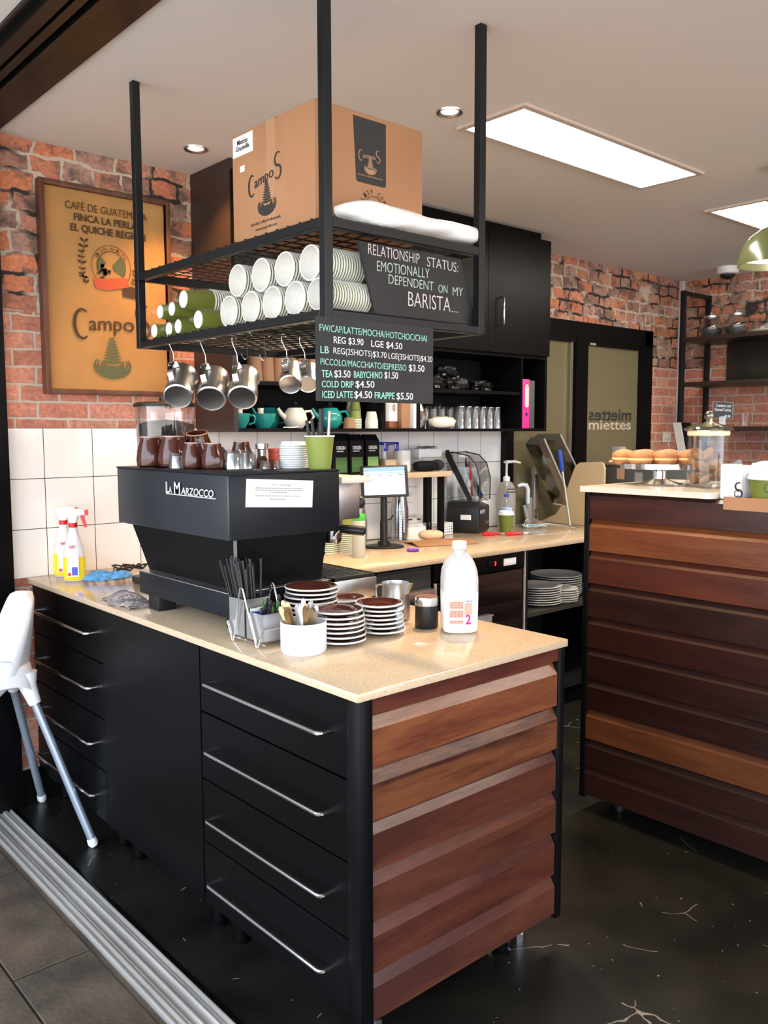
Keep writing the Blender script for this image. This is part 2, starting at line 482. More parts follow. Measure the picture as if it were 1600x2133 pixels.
M['donutmid'] = mat('dough_band', (.78, .50, .22), .7)
M['cookie'] = mat('baked_cookie', (.25, .125, .055), .8, var=.3, vscale=40, bump=.6, bscale=60)
M['bread'] = mat('bread_roll', (.72, .53, .33), .7, var=.1)
M['lampgreen'] = mat('olive_enamel', (.085, .092, .036), .25, coat=.3)
M['beige'] = mat('beige_laminate', (.56, .41, .23), .45)
M['grey'] = mat('mid_grey', (.30, .29, .27), .5)
M['acry'] = film('grey_acrylic', .16, (.62, .59, .53), .12)
M['bagblack'] = mat('black_foil', (.012, .012, .012), .25, bump=.6, bscale=30)
M['silverfoil'] = mat('silver_foil', (.7, .7, .7), .2, 1, bump=.8, bscale=25)
M['blueprint'] = mat('blue_print', (.05, .09, .50), .5)
M['leafgreen'] = mat('green_pack', (.06, .15, .04), .4)
M['amber'] = mat('amber_bottle', (.20, .06, .02), .15)
M['pinkliquid'] = mat('pink_bottle', (.62, .42, .34), .3, trans=.2)
M['plate'] = mat('grey_white_plate', (.62, .60, .55), .25)
M['capgreen'] = mat('bright_green_cap', (.08, .62, .06), .35)
M['orange_label'] = mat('orange_red_tin', (.55, .07, .03), .35)
M['skin'] = mat('toy_face', (.75, .42, .27), .5)
M['toyyellow'] = mat('toy_yellow', (.82, .42, .02), .4)
M['pipe'] = mat('white_conduit', (.62, .58, .55), .5)

# ------------------------------------------------------------------ mesh builder
class MB:
    def __init__(s):
        s.v, s.f, s.m = [], [], []
    def add(s, vs, fs, mi=0, X=None):
        n = len(s.v)
        for p in vs:
            p = Vector(p)
            s.v.append(X @ p if X else p)
        for k, f in enumerate(fs):
            s.f.append([i+n for i in f])
            s.m.append(mi[k] if isinstance(mi, (list, tuple)) else mi)
        return s
    def box(s, x0, y0, z0, x1, y1, z1, b=0, mi=0, X=None, seg=2):
        if x1 < x0: x0, x1 = x1, x0
        if y1 < y0: y0, y1 = y1, y0
        if z1 < z0: z0, z1 = z1, z0
        if not b:
            vs = [(x, y, z) for x in (x0, x1) for y in (y0, y1) for z in (z0, z1)]
            return s.add(vs, [(0, 1, 3, 2), (4, 6, 7, 5), (0, 4, 5, 1), (2, 3, 7, 6), (0, 2, 6, 4), (1, 5, 7, 3)], mi, X)
        bm = bmesh.new()
        bmesh.ops.create_cube(bm, size=1)
        for w in bm.verts:
            w.co = Vector(((x0+x1)/2+w.co.x*(x1-x0), (y0+y1)/2+w.co.y*(y1-y0), (z0+z1)/2+w.co.z*(z1-z0)))
        bmesh.ops.bevel(bm, geom=list(bm.edges), offset=b, segments=seg, profile=.5, affect='EDGES')
        return s.bm(bm, mi, X)
    def bm(s, bm, mi=0, X=None):
        bm.verts.index_update()
        s.add([w.co.copy() for w in bm.verts], [[w.index for w in f.verts] for f in bm.faces], mi, X)
        bm.free()
        return s
    def lathe(s, prof, c=(0, 0, 0), seg=28, X=None, mi=0, sx=1, sy=1):
        """prof: (r, z[, mi]) ; the mi of a point colours the band up to the next"""
        vs, fs, ms = [], [], []
        n = len(prof)
        for p in prof:
            r, z = max(p[0], 1e-5), p[1]
            for k in range(seg):
                a = 2*PI*k/seg
                vs.append((c[0]+r*math.cos(a)*sx, c[1]+r*math.sin(a)*sy, c[2]+z))
        for i in range(n-1):
            pm = prof[i][2] if len(prof[i]) > 2 else mi
            if prof[i][0] < 1e-4 and prof[i+1][0] < 1e-4:
                continue
            for k in range(seg):
                k2 = (k+1) % seg
                fs.append((i*seg+k, i*seg+k2, (i+1)*seg+k2, (i+1)*seg+k)); ms.append(pm)
        return s.add(vs, fs, ms, X)
    def tube(s, pts, r, seg=8, closed=False, mi=0, X=None, cap=True):
        P = [Vector(p) for p in pts]
        n = len(P)
        R = r if isinstance(r, (list, tuple)) else [r]*n
        T = []
        for i in range(n):
            a = P[(i-1) % n] if (i > 0 or closed) else P[i]
            b = P[(i+1) % n] if (i < n-1 or closed) else P[i]
            T.append((b-a).normalized())
        u = T[0].orthogonal().normalized()
        vs, fs = [], []
        for i in range(n):
            u = (u-T[i]*u.dot(T[i]))
            u = u.normalized() if u.length > 1e-6 else T[i].orthogonal().normalized()
            w = T[i].cross(u)
            for k in range(seg):
                a = 2*PI*k/seg
                vs.append(P[i]+(u*math.cos(a)+w*math.sin(a))*R[i])
        for i in range(n if closed else n-1):
            j = (i+1) % n
            for k in range(seg):
                k2 = (k+1) % seg
                fs.append((i*seg+k, i*seg+k2, j*seg+k2, j*seg+k))
        if cap and not closed:
            fs.append(list(range(seg))[::-1]); fs.append([(n-1)*seg+k for k in range(seg)])
        return s.add(vs, fs, mi, X)
    def prism(s, poly, axis, a, b, mi=0, X=None):
        """polygon in the plane of the two other axes (in order), extruded along axis from a to b"""
        n = len(poly)
        def pt(p, t):
            return {'x': (t, p[0], p[1]), 'y': (p[0], t, p[1]), 'z': (p[0], p[1], t)}[axis]
        vs = [pt(p, a) for p in poly]+[pt(p, b) for p in poly]
        fs = [list(range(n))[::-1], [n+i for i in range(n)]]
        for i in range(n):
            j = (i+1) % n
            fs.append((i, j, n+j, n+i))
        return s.add(vs, fs, mi, X)
    def ball(s, c, rx, ry=None, rz=None, seg=20, rings=12, mi=0, X=None, noise=0, pw=1):
        ry = rx if ry is None else ry
        rz = rx if rz is None else rz
        vs, fs = [], []
        rnd = random.Random(int(abs(c[0]*991+c[1]*577+c[2]*311)*1000))
        for i in range(rings+1):
            t = PI*i/rings
            for k in range(seg):
                a = 2*PI*k/seg
                d = 1+noise*(rnd.random()-.5) if 0 < i < rings else 1
                def sg(v): return math.copysign(abs(v)**pw, v)
                vs.append((c[0]+rx*d*sg(math.sin(t))*sg(math.cos(a)), c[1]+ry*d*sg(math.sin(t))*sg(math.sin(a)), c[2]+rz*d*sg(math.cos(t))))
        for i in range(rings):
            for k in range(seg):
                k2 = (k+1) % seg
                fs.append(((i+1)*seg+k, (i+1)*seg+k2, i*seg+k2, i*seg+k))
        return s.add(vs, fs, mi, X)
    def sheet(s, nx, ny, fn, mi=0, th=0, X=None):
        """surface fn(u, v) -> point, optional thickness downwards"""
        vs = [Vector(fn(i/(nx-1), j/(ny-1))) for j in range(ny) for i in range(nx)]
        fs = [(j*nx+i, j*nx+i+1, (j+1)*nx+i+1, (j+1)*nx+i) for j in range(ny-1) for i in range(nx-1)]
        if th:
            n = len(vs)
            vs = vs+[p-Vector((0, 0, th)) for p in vs]
            fs = fs+[tuple(n+i for i in f[::-1]) for f in fs]
            ring = [i for i in range(nx)]+[j*nx+nx-1 for j in range(1, ny)]+[(ny-1)*nx+i for i in range(nx-2, -1, -1)]+[j*nx for j in range(ny-2, 0, -1)]
            for a, b in zip(ring, ring[1:]+ring[:1]):
                fs.append((b, a, n+a, n+b))
        return s.add(vs, fs, mi, X)
    def build(s, name, mats, parent=None, loc=(0, 0, 0), sharp=35, smooth=True):
        me = bpy.data.meshes.new(name)
        me.from_pydata([tuple(p) for p in s.v], [], s.f)
        if not isinstance(mats, (list, tuple)):
            mats = [mats]
        for m in mats:
            me.materials.append(m)
        for p, k in zip(me.polygons, s.m):
            p.material_index = min(k, len(mats)-1)
            p.use_smooth = smooth
        bm = bmesh.new(); bm.from_mesh(me)
        bmesh.ops.remove_doubles(bm, verts=list(bm.verts), dist=2e-6)
        bmesh.ops.recalc_face_normals(bm, faces=list(bm.faces))
        bm.to_mesh(me); bm.free()
        if smooth:
            me.set_sharp_from_angle(angle=math.radians(sharp))
        o = bpy.data.objects.new(name, me)
        o.location = loc
        COL.objects.link(o)
        if parent:
            o.parent = parent
        return o

def tag(o, label, cat, group=None, kind=None):
    o['label'] = label
    o['category'] = cat
    if group: o['group'] = group
    if kind: o['kind'] = kind
    return o
def T(name, label, cat, loc=(0, 0, 0), group=None, rz=0):
    o = bpy.data.objects.new(name, None)
    o.empty_display_size = .05
    COL.objects.link(o)
    o.location = loc
    o.rotation_euler = (0, 0, rz)
    return tag(o, label, cat, group)
def solo(name, mb, mats, label, cat, loc=(0, 0, 0), group=None, rz=0, rot=None, **kw):
    o = mb.build(name, mats, None, loc, **kw)
    o.rotation_euler = rot or (0, 0, rz)
    return tag(o, label, cat, group)
def struct(name, mb, mats, label=None, parent=None, **kw):
    o = mb.build(name, mats, parent, **kw)
    if not parent:
        o['kind'] = 'structure'
        o['label'] = label or name.replace('_', ' ')
        o['category'] = name.split('_')[0]
    return o
def dup(root, loc, label, rz=None, group=None, rot=None, scale=None):
    r = root.copy(); COL.objects.link(r); r.location = loc
    if rz is not None: r.rotation_euler = (0, 0, rz)
    if rot is not None: r.rotation_euler = rot
    if scale: r.scale = scale
    r['label'] = label
    if group: r['group'] = group
    for ch in [c for c in root.children]:
        c = ch.copy(); COL.objects.link(c); c.parent = r
        for g in [k for k in ch.children]:
            d = g.copy(); COL.objects.link(d); d.parent = c
    return r

_tc = {}
def text_raw(body, bold=0, shear=0):
    key = (body, bold, shear)
    if key not in _tc:
        cu = bpy.data.curves.new('t', 'FONT')
        cu.body = body
        cu.size = 1
        cu.offset = bold
        cu.shear = shear
        cu.resolution_u = 3
        ob = bpy.data.objects.new('t', cu)
        me = ob.to_mesh()
        vs = [v.co.copy() for v in me.vertices]
        fs = [list(p.vertices) for p in me.polygons]
        ob.to_mesh_clear()
        bpy.data.objects.remove(ob); bpy.data.curves.remove(cu)
        _tc[key] = (vs, fs)
    return _tc[key]
def put_text(mb, body, O, U, V, width, cap, bold=0, mi=0, n=.0006, arch=0, shear=0, slope=0):
    """lettering lying on a plane: O = left end of the baseline, U = reading direction, V = up"""
    vs, fs = text_raw(body, bold, shear)
    O, U, V = Vector(O), Vector(U).normalized(), Vector(V).normalized()
    N = U.cross(V)
    x0 = min(p.x for p in vs); x1 = max(p.x for p in vs)
    y1 = .64
    out = []
    for p in vs:
        u = (p.x-x0)/(x1-x0)
        out.append(O+U*(u*width)+V*(p.y/y1*cap+slope*u+arch*(4*u*(1-u)))+N*n)
    n0 = len(mb.v)
    mb.add(out, fs, mi)
    # give the letters a slight thickness
    mb.add([p-N*(n*1.2) for p in out], [f[::-1] for f in fs], mi)
    return mb
def ribbon(mb, pts, w, O, U, V, mi=0, n=.0006):
    """flat brush stroke through 2D points (u, v) with per-point widths"""
    O, U, V = Vector(O), Vector(U).normalized(), Vector(V).normalized()
    N = U.cross(V)
    P = [Vector((p[0], p[1])) for p in pts]
    k = len(P)
    Wd = w if isinstance(w, (list, tuple)) else [w]*k
    vs = []
    for i in range(k):
        t = (P[min(i+1, k-1)]-P[max(i-1, 0)])
        t = t.normalized() if t.length > 1e-9 else Vector((1, 0))
        nn = Vector((-t.y, t.x))
        for sgn in (1, -1):
            q = P[i]+nn*sgn*Wd[i]/2
            vs.append(O+U*q.x+V*q.y+N*n)
    fs = [(2*i, 2*i+2, 2*i+3, 2*i+1) for i in range(k-1)]
    return mb.add(vs, fs, mi)
def flat(mb, poly, O, U, V, mi=0, n=.0006, th=0):
    O, U, V = Vector(O), Vector(U).normalized(), Vector(V).normalized()
    N = U.cross(V)
    k = len(poly)
    vs = [O+U*p[0]+V*p[1]+N*n for p in poly]
    return mb.add(vs, [list(range(k))], mi)
def arc(cx, cy, rx, ry, a0, a1, n=24):
    return [(cx+rx*math.cos(math.radians(a0+(a1-a0)*i/n)), cy+ry*math.sin(math.radians(a0+(a1-a0)*i/n))) for i in range(n+1)]
def logo_text(mb, O, U, V, s, mi=0, letters='CampoS', bold=.0):
    """brush-script coffee name: tall C, rising small letters, tall S.  s = width of the whole word"""
    O, U, V = Vector(O), Vector(U).normalized(), Vector(V).normalized()
    # C
    c = arc(.105*s, .095*s, .092*s, .165*s, 55, 305, 30)
    wd = [s*(.018+.020*math.sin(PI*i/30)) for i in range(31)]
    ribbon(mb, c, wd, O, U, V, mi)
    put_text(mb, 'amp', O+U*(.185*s)+V*(.028*s), U, V, .40*s, .155*s, bold, mi, arch=.0, slope=.02*s)
    put_text(mb, 'o', O+U*(.605*s)+V*(.048*s), U, V, .135*s, .155*s, bold, mi)
    sp = arc(.86*s, .275*s, .085*s, .10*s, 50, 265, 16)+arc(.855*s, .075*s, .085*s, .10*s, 85, -150, 16)
    k = len(sp)
    ribbon(mb, sp, [s*(.018+.02*math.sin(PI*i/(k-1))) for i in range(k)], O, U, V, mi)
def leaf_logo(mb, O, U, V, w, mi=0):
    """cup-shaped swirl holding a fern leaf; O bottom centre, w = width"""
    outer = arc(0, .30*w, .50*w, .30*w, 150, 390, 30)
    ribbon(mb, outer, [w*(.03+.07*math.sin(PI*i/30)) for i in range(31)], O, U, V, mi)
    for k, (rx, sg) in enumerate(((.41, 1), (.41, -1))):
        a = arc(0, .32*w, rx*w, .24*w, 90-sg*60, 90-sg*170, 16)
        ribbon(mb, a, [w*(.02+.035*math.sin(PI*i/16)) for i in range(17)], O, U, V, mi)
    body = arc(0, .28*w, .36*w, .24*w, 200, 340, 20)+[(.30*w, .42*w), (.12*w, .26*w), (0, .3*w), (-.12*w, .26*w), (-.30*w, .42*w)]
    flat(mb, body, O, U, V, mi, .0005)
    for i in range(9):
        t = i/8
        y = (.34+.62*t)*w
        L = (.22*(1-t)**.8+.07)*w
        for sg in (-1, 1):
            flat(mb, [(0, y), (sg*L*.55, y+.02*w), (sg*L, y+.07*w), (sg*L*.75, y+.085*w), (sg*L*.3, y+.075*w), (0, y+.055*w)][::sg], O, U, V, mi, .0007)

# ================================================================== THE SETTING
struct('floor', MB().box(1.06, -4, -.06, XR+.1, YW+.1, 0), M['floor'], 'glossy black painted concrete floor with pale scratches')
struct('ceiling', MB().box(1.10, -4, CEIL, XR+.1, YW+.1, CEIL+.08), M['ceil'], 'plain off-white plaster ceiling')
struct('wall_outside', MB().box(-1.3, YW, 0, 1.058, YW+.1, CEIL+.3), mat('facade_paint', (.30, .29, .28), .8), 'grey outside wall left of the opening')
struct('wall_back', MB().box(1.06, YW, 0, XR+.1, YW+.1, CEIL+.3), M['brick'], 'old red brick wall behind the counters')
struct('wall_right', MB().box(XR, -4, 0, XR+.1, YW+.1, CEIL), M['brick_side'], 'brick wall on the far right behind the rack')
struct('trim_1', MB().box(1.108, YW-.012, .9, 2.06, YW, 1.481), M['tile'], 'large white wall tiles behind the coffee counter')
struct('trim_2', MB().box(2.06, YW-.012, .9, 3.96, YW, 1.481), M['tile_small'], 'white wall tiles behind the back counter')
struct('baseboard_back', MB().box(1.10, YW-.015, 0, 1.9, YW, .13), M['black'], 'black skirting under the brick wall')
# opening header (stepped sliding-door track box) and jamb
hd = MB()
prof = [(.827, CEIL+.08), (.827, 2.535), (.835, 2.535), (.835, 2.555), (.865, 2.555), (.865, 2.53), (.905, 2.53), (.905, 2.565),
        (.925, 2.565), (.925, 2.54), (.95, 2.54), (.95, 2.575), (.975, 2.575), (.975, 2.545), (1.0, 2.545), (1.0, 2.56), (1.107, 2.56), (1.107, CEIL+.08)]
hd.prism(prof, 'y', -4, YW)
struct('trim_3', hd, M['header'], 'black stepped door header across the shop opening', smooth=False)
struct('trim_4', MB().box(.86, YW-.06, 0, 1.098, YW, 2.56, .004), M['black'], 'black post at the left end of the shop opening')
tr = MB()
tr.box(.935, -4, -.02, 1.05, YW-.06, .004)
for x in (.938, .957, .966, .990, 1.020, 1.028, 1.046):
    tr.box(x-.002, -4, .004, x+.002, YW-.06, .011)
struct('trim_5', tr, M['alu'], 'ribbed aluminium sliding-door track in the floor', smooth=False)
struct('trim_6', MB().box(1.05, -4, -.02, 1.066, YW-.06, .006, .002), M['black'], 'black edge strip beside the floor track')
struct('ceiling_outside', MB().box(-1.3, -5, 2.542, .826, YW+.1, 2.70), mat('soffit_paint', (.72, .70, .68), .8), 'pale soffit outside the opening')
# pavers outside
pv = MB()
pv.box(-2.2, -5, -.08, .935, YW, -.012, mi=1)
px = -2.2
rows = 0
while px < .8:
    x1 = min(px+.58, .915)
    y = -4+(.3 if rows % 2 else 0)
    while y < YW:
        pv.box(px+.003, y+.003, -.03, x1-.003, min(y+.6, YW)-.003, -.002, .002, 0, seg=1)
        y += .6
    px += .58; rows += 1
struct('floor_outside', pv, [M['paver'], M['grout']], 'grey-brown pavers outside the track', smooth=False)

# far door with frosted panes
dm = MB()
y0 = YW-.05
dm.box(3.962, y0, .0, 4.035, YW, 2.165).box(3.962, y0, 2.06, 5.548, YW, 2.165).box(5.455, y0, 0, 5.548, YW, 2.165)
dm.box(4.64, y0-.005, 0, 4.70, YW, 2.06).box(4.70, y0, 0, 4.775, YW, 2.06)
dm.box(5.392, y0-.004, 0, 5.45, YW, 2.06).box(4.775, y0, 2.022, 5.392, YW, 2.06).box(4.035, y0, 2.03, 4.64, YW, 2.06)
d1 = struct('door_1', dm, M['black'], 'black framed sliding door with frosted panes')
struct('pane', MB().box(4.035, YW-.03, .02, 4.64, YW-.02, 2.03), M['frost'], parent=d1)
struct('pane', MB().box(4.775, YW-.03, .02, 5.392, YW-.02, 2.022), M['frost'], parent=d1)
lt = MB()
put_text(lt, 'miettes', (5.32, YW-.031, 1.535), (-1, 0, 0), (0, 0, 1), .50, .075, .02)
lt2 = MB()
put_text(lt2, 'miettes', (4.82, YW-.031, 1.475), (1, 0, 0), (0, 0, 1), .50, .06, .012)
lt.build('lettering', M['ink'], d1)
o = lt2.build('lettering', mat('lettering_reflection', (.50, .40, .32), .6), d1); o['label'] = 'painted reflection of the lettering'  # faint reflection of the door name, painted on as pale letters
struct('track_wheel_cover', MB().box(4.79, y0-.006, 2.024, 4.85, y0, 2.038), M['grey'], parent=d1)
am = MB()
am.box(4.585, y0-.007, .0, 4.60, y0, 2.03)
struct('glazing_bead', am, M['steel'], parent=d1)

# ================================================================== PENINSULA COUNTER
def drawer_unit(name, label, y0, y1, group=None):
    t = T(name, label, 'drawer cabinet', (1.176, y0, .122), group)
    MB().box(.02, .001, 0, .69, y1-y0-.001, .755).build('carcass', M['cab'], t)
    zs = [0, .184, .368, .563, .752]
    for a, b in zip(zs[:-1], zs[1:]):
        d = MB().box(0, .003, a+.0025, .0195, y1-y0-.003, b-.0025, .0012, seg=1).build('drawer', M['cab'], t)
        zc = {0: .088, .184: .273, .368: .469, .563: .660}[a]
        L = (y1-y0)
        ya, yb = .068, L-.068
        x = -.032
        pts = [(.002, ya, zc), (x+.012, ya, zc)]
        pts += [(x+.012*(1-math.sin(k*PI/8)), ya+.012*(1-math.cos(k*PI/8)), zc) for k in range(1, 5)]
        pts += [(x+.012*(1-math.cos(k*PI/8)), yb-.012*(1-math.sin(k*PI/8)), zc) for k in range(0, 5)]
        pts += [(.002, yb, zc)]
        MB().tube(pts, .0055, 10).build('handle', M['chrome'], d)
    for xx, yy in ((.08, .06), (.08, L-.06), (.6, .06), (.6, L-.06)):
        MB().lathe([(.0, -.122), (.026, -.122), (.026, -.115), (.018, -.11), (.018, -.003), (.0, -.003)], (xx, yy, 0), 14).build('foot', M['cab'], t)
    return t
drawer_unit('drawer_cabinet', 'black drawer cabinet next to the timber end panel, four long steel handles', 1.452, 2.109)
drawer_unit('drawer_cabinet', 'black drawer cabinet against the brick wall, behind the white high chair', 2.761, 3.412)
t = T('blank_cabinet', 'plain black handleless cabinet between the two drawer cabinets', 'cabinet', (1.176, 2.109, .122))
MB().box(.02, .001, 0, .69, .651, .755).build('carcass', M['cab'], t)
MB().box(-.001, .002, -.002, .0195, .650, .754, .001, seg=1).build('front_panel', M['cab'], t)
for xx, yy in ((.08, .06), (.08, .59), (.6, .06), (.6, .59)):
    MB().lathe([(.0, -.122), (.026, -.122), (.026, -.115), (.018, -.11), (.018, -.003), (.0, -.003)], (xx, yy, 0), 14).build('foot', M['cab'], t)

t = T('timber_end_panel', 'red-brown shiplap timber panel closing the near end of the coffee counter', 'panel', (1.208, 1.414, 0))
zs = [.8785, .839, .714, .591, .473, .352, .229, .112]
zc = [None, .802, .676, .559, .436, .315, .192]
cols = [((.070, .016, .011), (.125, .032, .018)), ((.095, .022, .012), (.21, .068, .026)), ((.040, .011, .008), (.16, .052, .020)), ((.055, .015, .010), (.115, .032, .016)),
        ((.055, .015, .010), (.115, .033, .017)), ((.052, .013, .009), (.11, .028, .015)), ((.058, .017, .012), (.115, .034, .019))]
for i in range(7):
    zt, zb = zs[i], zs[i+1]
    c = zc[i] if zc[i] else zt
    if zc[i]:
        poly = [(0, zb), (0, c), (.022, zt), (.034, zt), (.034, zb)]
    else:
        poly = [(0, zb), (0, zt), (.034, zt), (.034, zb)]
    MB().prism(poly, 'x', 0, .678-(.003 if i % 2 else 0)).build('board', wood_mat('timber', *cols[i], seed=i+1, coat=.7), t, sharp=20)
for xa, xb, ya in ((-.040, 0, -.012), (.679, .706, -.004)):
    MB().box(xa, ya, .085 if xa < 0 else .095, xb, .036, .8785, .006).build('corner_post', M['black'], t)
for x in (.10, .645):
    MB().lathe([(0, 0), (.02, 0), (.02, .03), (.014, .032), (.014, .12), (0, .12)], (x, .10, 0), 16).build('foot', M['chrome'], t)
solo('worktop', MB().box(1.156, 1.394, .8795, 1.903, YW-.014, .90, .003), M['stone'],
     'speckled cream stone worktop of the coffee machine counter', 'worktop')

# ================================================================== BACK COUNTER
solo('worktop', MB().box(1.905, 2.70, .874, 4.95, YW-.053, .90, .003), M['stone'],
     'speckled cream stone worktop of the back counter under the wall tiles', 'worktop')
t = T('undercounter_fridge', 'dark stainless undercounter fridge below the till screen', 'fridge', (1.98, 2.735, .1))
MB().box(0, 0, 0, .72, .64, .76).build('body', M['fridgesteel'], t)
d = MB().box(.01, -.02, .02, .71, -.002, .60, .004).build('drawer', M['fridgesteel'], t)
MB().box(.02, -.045, .62, .71, -.002, .665, .006).build('handle_rail', M['steel'], t)
MB().box(.01, -.012, .68, .71, -.002, .752, .003).build('top_strip', M['fridgesteel'], t)
t = T('display_fridge', 'black glass-fronted fridge with red digital display left of the plates', 'fridge', (2.708, 2.72, .1))
fb = MB()
fb.box(0, .02, 0, .64, .64, .02).box(0, .02, .75, .64, .64, .77).box(0, .02, 0, .02, .64, .77).box(.62, .02, 0, .64, .64, .77).box(0, .62, 0, .64, .64, .77)
fb.build('body', M['black'], t)
MB().box(0, 0, .69, .64, .02, .77, .003).build('control_panel', M['black'], t)
dp = MB().box(.36, -.006, .715, .43, 0, .748, .002).build('display', M['black'], t)
MB().box(.395, -.008, .722, .415, -.006, .742).build('digit', M['black'], dp)
td = MB(); put_text(td, '3', (.400, -.0084, .722), (1, 0, 0), (0, 0, 1), .010, .018, .03); td.build('numeral', M['led'], dp)
MB().box(.47, -.008, .712, .56, 0, .748, .003).build('switch', M['paper'], t)
for z in (.12, .22, .31, .40, .49, .58):
    MB().box(.02, .006, z, .62, .020, z+.035, .003).build('shelf', M['black'], t)
MB().box(.0, -.004, .02, .012, .004, .68).build('door_edge', M['alu'], t)
MB().box(.63, -.004, .0, .638, .004, .77).build('door_edge', M['alu'], t)
MB().box(.02, .0, .02, .62, .003, .685).build('door_pane', M['fridgepane'], t)
# contents of the display fridge
for i, (x, z) in enumerate(((.40, .44), (.46, .35), (.50, .255), (.25, .35))):
    solo('food_tub', MB().box(0, 0, 0, .13, .16, .05, .008).box(-.004, -.004, .05, .134, .164, .058, .003), M['cupwhite'],
         ['white food tub on the upper shelf of the black fridge', 'white food tub on the middle shelf of the black fridge, right', 'white food tub on the lower shelf of the black fridge', 'white food tub on the middle shelf of the black fridge, left'][i],
         'tub', (2.708+x-.04, 2.80, .1+z-.04), 'tubs in the black fridge')
t = T('open_shelf_unit', 'black open shelf unit holding stacked plates at the end of the back counter', 'shelf', (3.352, 2.72, .1))
sb = MB()
sb.box(0, 0, 0, .016, .64, .77).box(.93, 0, 0, .95, .64, .77).box(0, .62, 0, .95, .64, .77).box(0, .0, 0, .95, .64, .02)
sb.build('carcass', M['blackm'], t)
MB().box(.016, .01, .425, .93, .62, .445).build('shelf', mat('worn_shelf', (.035, .032, .026), .35), t)
def plate_mb(R, mi0=0):
    return MB().lathe([(0, .0), (R*.55, 0), (R*.6, .003), (R*.97, .013), (R, .016), (R*.99, .0185), (R*.7, .0085), (R*.6, .0065), (0, .0065)], seg=36)
for k, (x, y, R, n, nm) in enumerate(((3.63, 2.86, .125, 8, 'tall left stack'), (3.76, 2.80, .085, 6, 'small front stack'), (3.93, 2.97, .145, 9, 'wide right stack'))):
    first = None
    for i in range(n):
        ordw = ['lowest', 'second', 'third', 'fourth', 'fifth', 'sixth', 'seventh', 'eighth', 'ninth'][i]
        lab = f"{ordw} {'plate' if i == 0 else 'plate up'} in the {nm} on the black open shelf"
        loc = (x+random.uniform(-.003, .003), y+random.uniform(-.003, .003), .545+i*.0125)
        if not first:
            first = solo('plate', plate_mb(R), M['plate'], lab, 'plate', loc, 'pale plates on the open shelf')
        else:
            dup(first, loc, lab)
solo('carton', MB().box(0, 0, 0, .26, .3, .16, .003), M['greybox'], 'grey printed carton on the bottom of the open shelf unit', 'carton', (3.42, 2.80, .12))

# ================================================================== RIGHT COUNTER
zs = [1.236, 1.138, 1.018, .896, .768, .65, .527, .41, .294, .187, .073]
dk = ((.015, .0048, .0035), (.028, .0080, .0050))
rc = [((.030, .009, .007), (.058, .016, .010)), ((.115, .030, .010), (.18, .056, .017)), ((.062, .014, .008), (.10, .024, .011)), ((.018, .006, .0045), (.032, .010, .006)),
      ((.022, .0055, .004), (.036, .009, .0055)), dk, dk, ((.080, .023, .008), (.14, .043, .013)), dk, dk]
t = T('serving_counter', 'dark shiplap timber serving counter on the right', 'counter', (2.70, 1.913, 0))
YE = -1.6-1.913
for i in range(10):
    zt, zb = zs[i], zs[i+1]
    z2 = zt-(.030 if i else .012)
    poly = [(0, zb), (0, z2), (.020, zt), (.034, zt), (.034, zb)]
    MB().prism(poly, 'y', YE, -.022).build('board', wood_mat('dark_timber', *rc[i], axis='y', seed=20+i, rough=.36, coat=.12), t, sharp=20)
MB().box(-.004, -.022, .06, .04, 0, 1.236, .003).build('end_post', M['black'], t)
MB().box(.036, YE, .07, .60, -.002, 1.236).build('carcass', M['black'], t)
for y in (-.1, -1.2, -2.4):
    MB().lathe([(0, 0), (.02, 0), (.02, .07), (0, .07)], (.12, y, 0), 14).build('foot', M['rubber'], t)
wt = MB()
wt.prism([(2.690, 1.93), (2.690, 1.432), (2.697, 1.415), (2.715, 1.405), (3.34, 1.405), (3.34, 1.93)], 'z', 1.238, 1.259)
solo('worktop', wt, M['stone_w'], 'pale stone worktop on the dark serving counter under the doughnuts', 'worktop', smooth=False)

# ================================================================== WALL CUPBOARD over the back counter
t = T('wall_cupboard', 'long black wall cupboard with open shelves below its doors', 'cupboard', (0, 0, 0))
cb = MB()
cb.box(1.92, 3.11, 1.4636, 1.942, YW, CEIL-.002)         # left end
o = cb.build('end_panel', M['brown_black'], t)
MB().box(3.98, 3.11, 1.4636, 4.0, YW, CEIL-.04).build('end_panel', M['black'], t)
MB().box(1.942, 3.11, 1.4636, 3.98, YW, 1.479).build('shelf', M['black'], t)
MB().box(1.942, 3.118, 1.664, 3.775, YW-.01, 1.68).build('shelf', M['black'], t)
MB().box(1.942, YW-.012, 1.479, 3.98, YW-.002, 1.88).build('back_panel', M['blackm'], t)
for x in (2.754, 2.985, 3.775):
    MB().box(x, 3.112, 1.479, x+.012, YW-.012, 1.88).build('divider', M['black'], t)
MB().box(1.942, 3.11, 1.868, 3.98, YW, CEIL-.045).build('upper_box', M['black'], t)
MB().box(1.942, 3.13, CEIL-.046, 3.955, YW, CEIL-.002).build('filler_strip', M['black'], t)
for i, (a, b) in enumerate(((1.925, 2.445), (2.448, 2.965), (2.968, 3.473), (3.476, 3.998))):
    d = MB().box(a, 3.092, 1.885, b, 3.110, CEIL-.045, .001, seg=1).build('cupboard_door', M['cab'], t)
    if i in (1, 3):
        hx = a+.093 if i == 3 else b-.09
        MB().tube([(hx, 3.093, 2.03), (hx, 3.070, 2.03), (hx, 3.064, 2.038), (hx, 3.064, 2.167), (hx, 3.070, 2.175), (hx, 3.093, 2.175)], .005, 8).build('handle', M['chrome'], d)

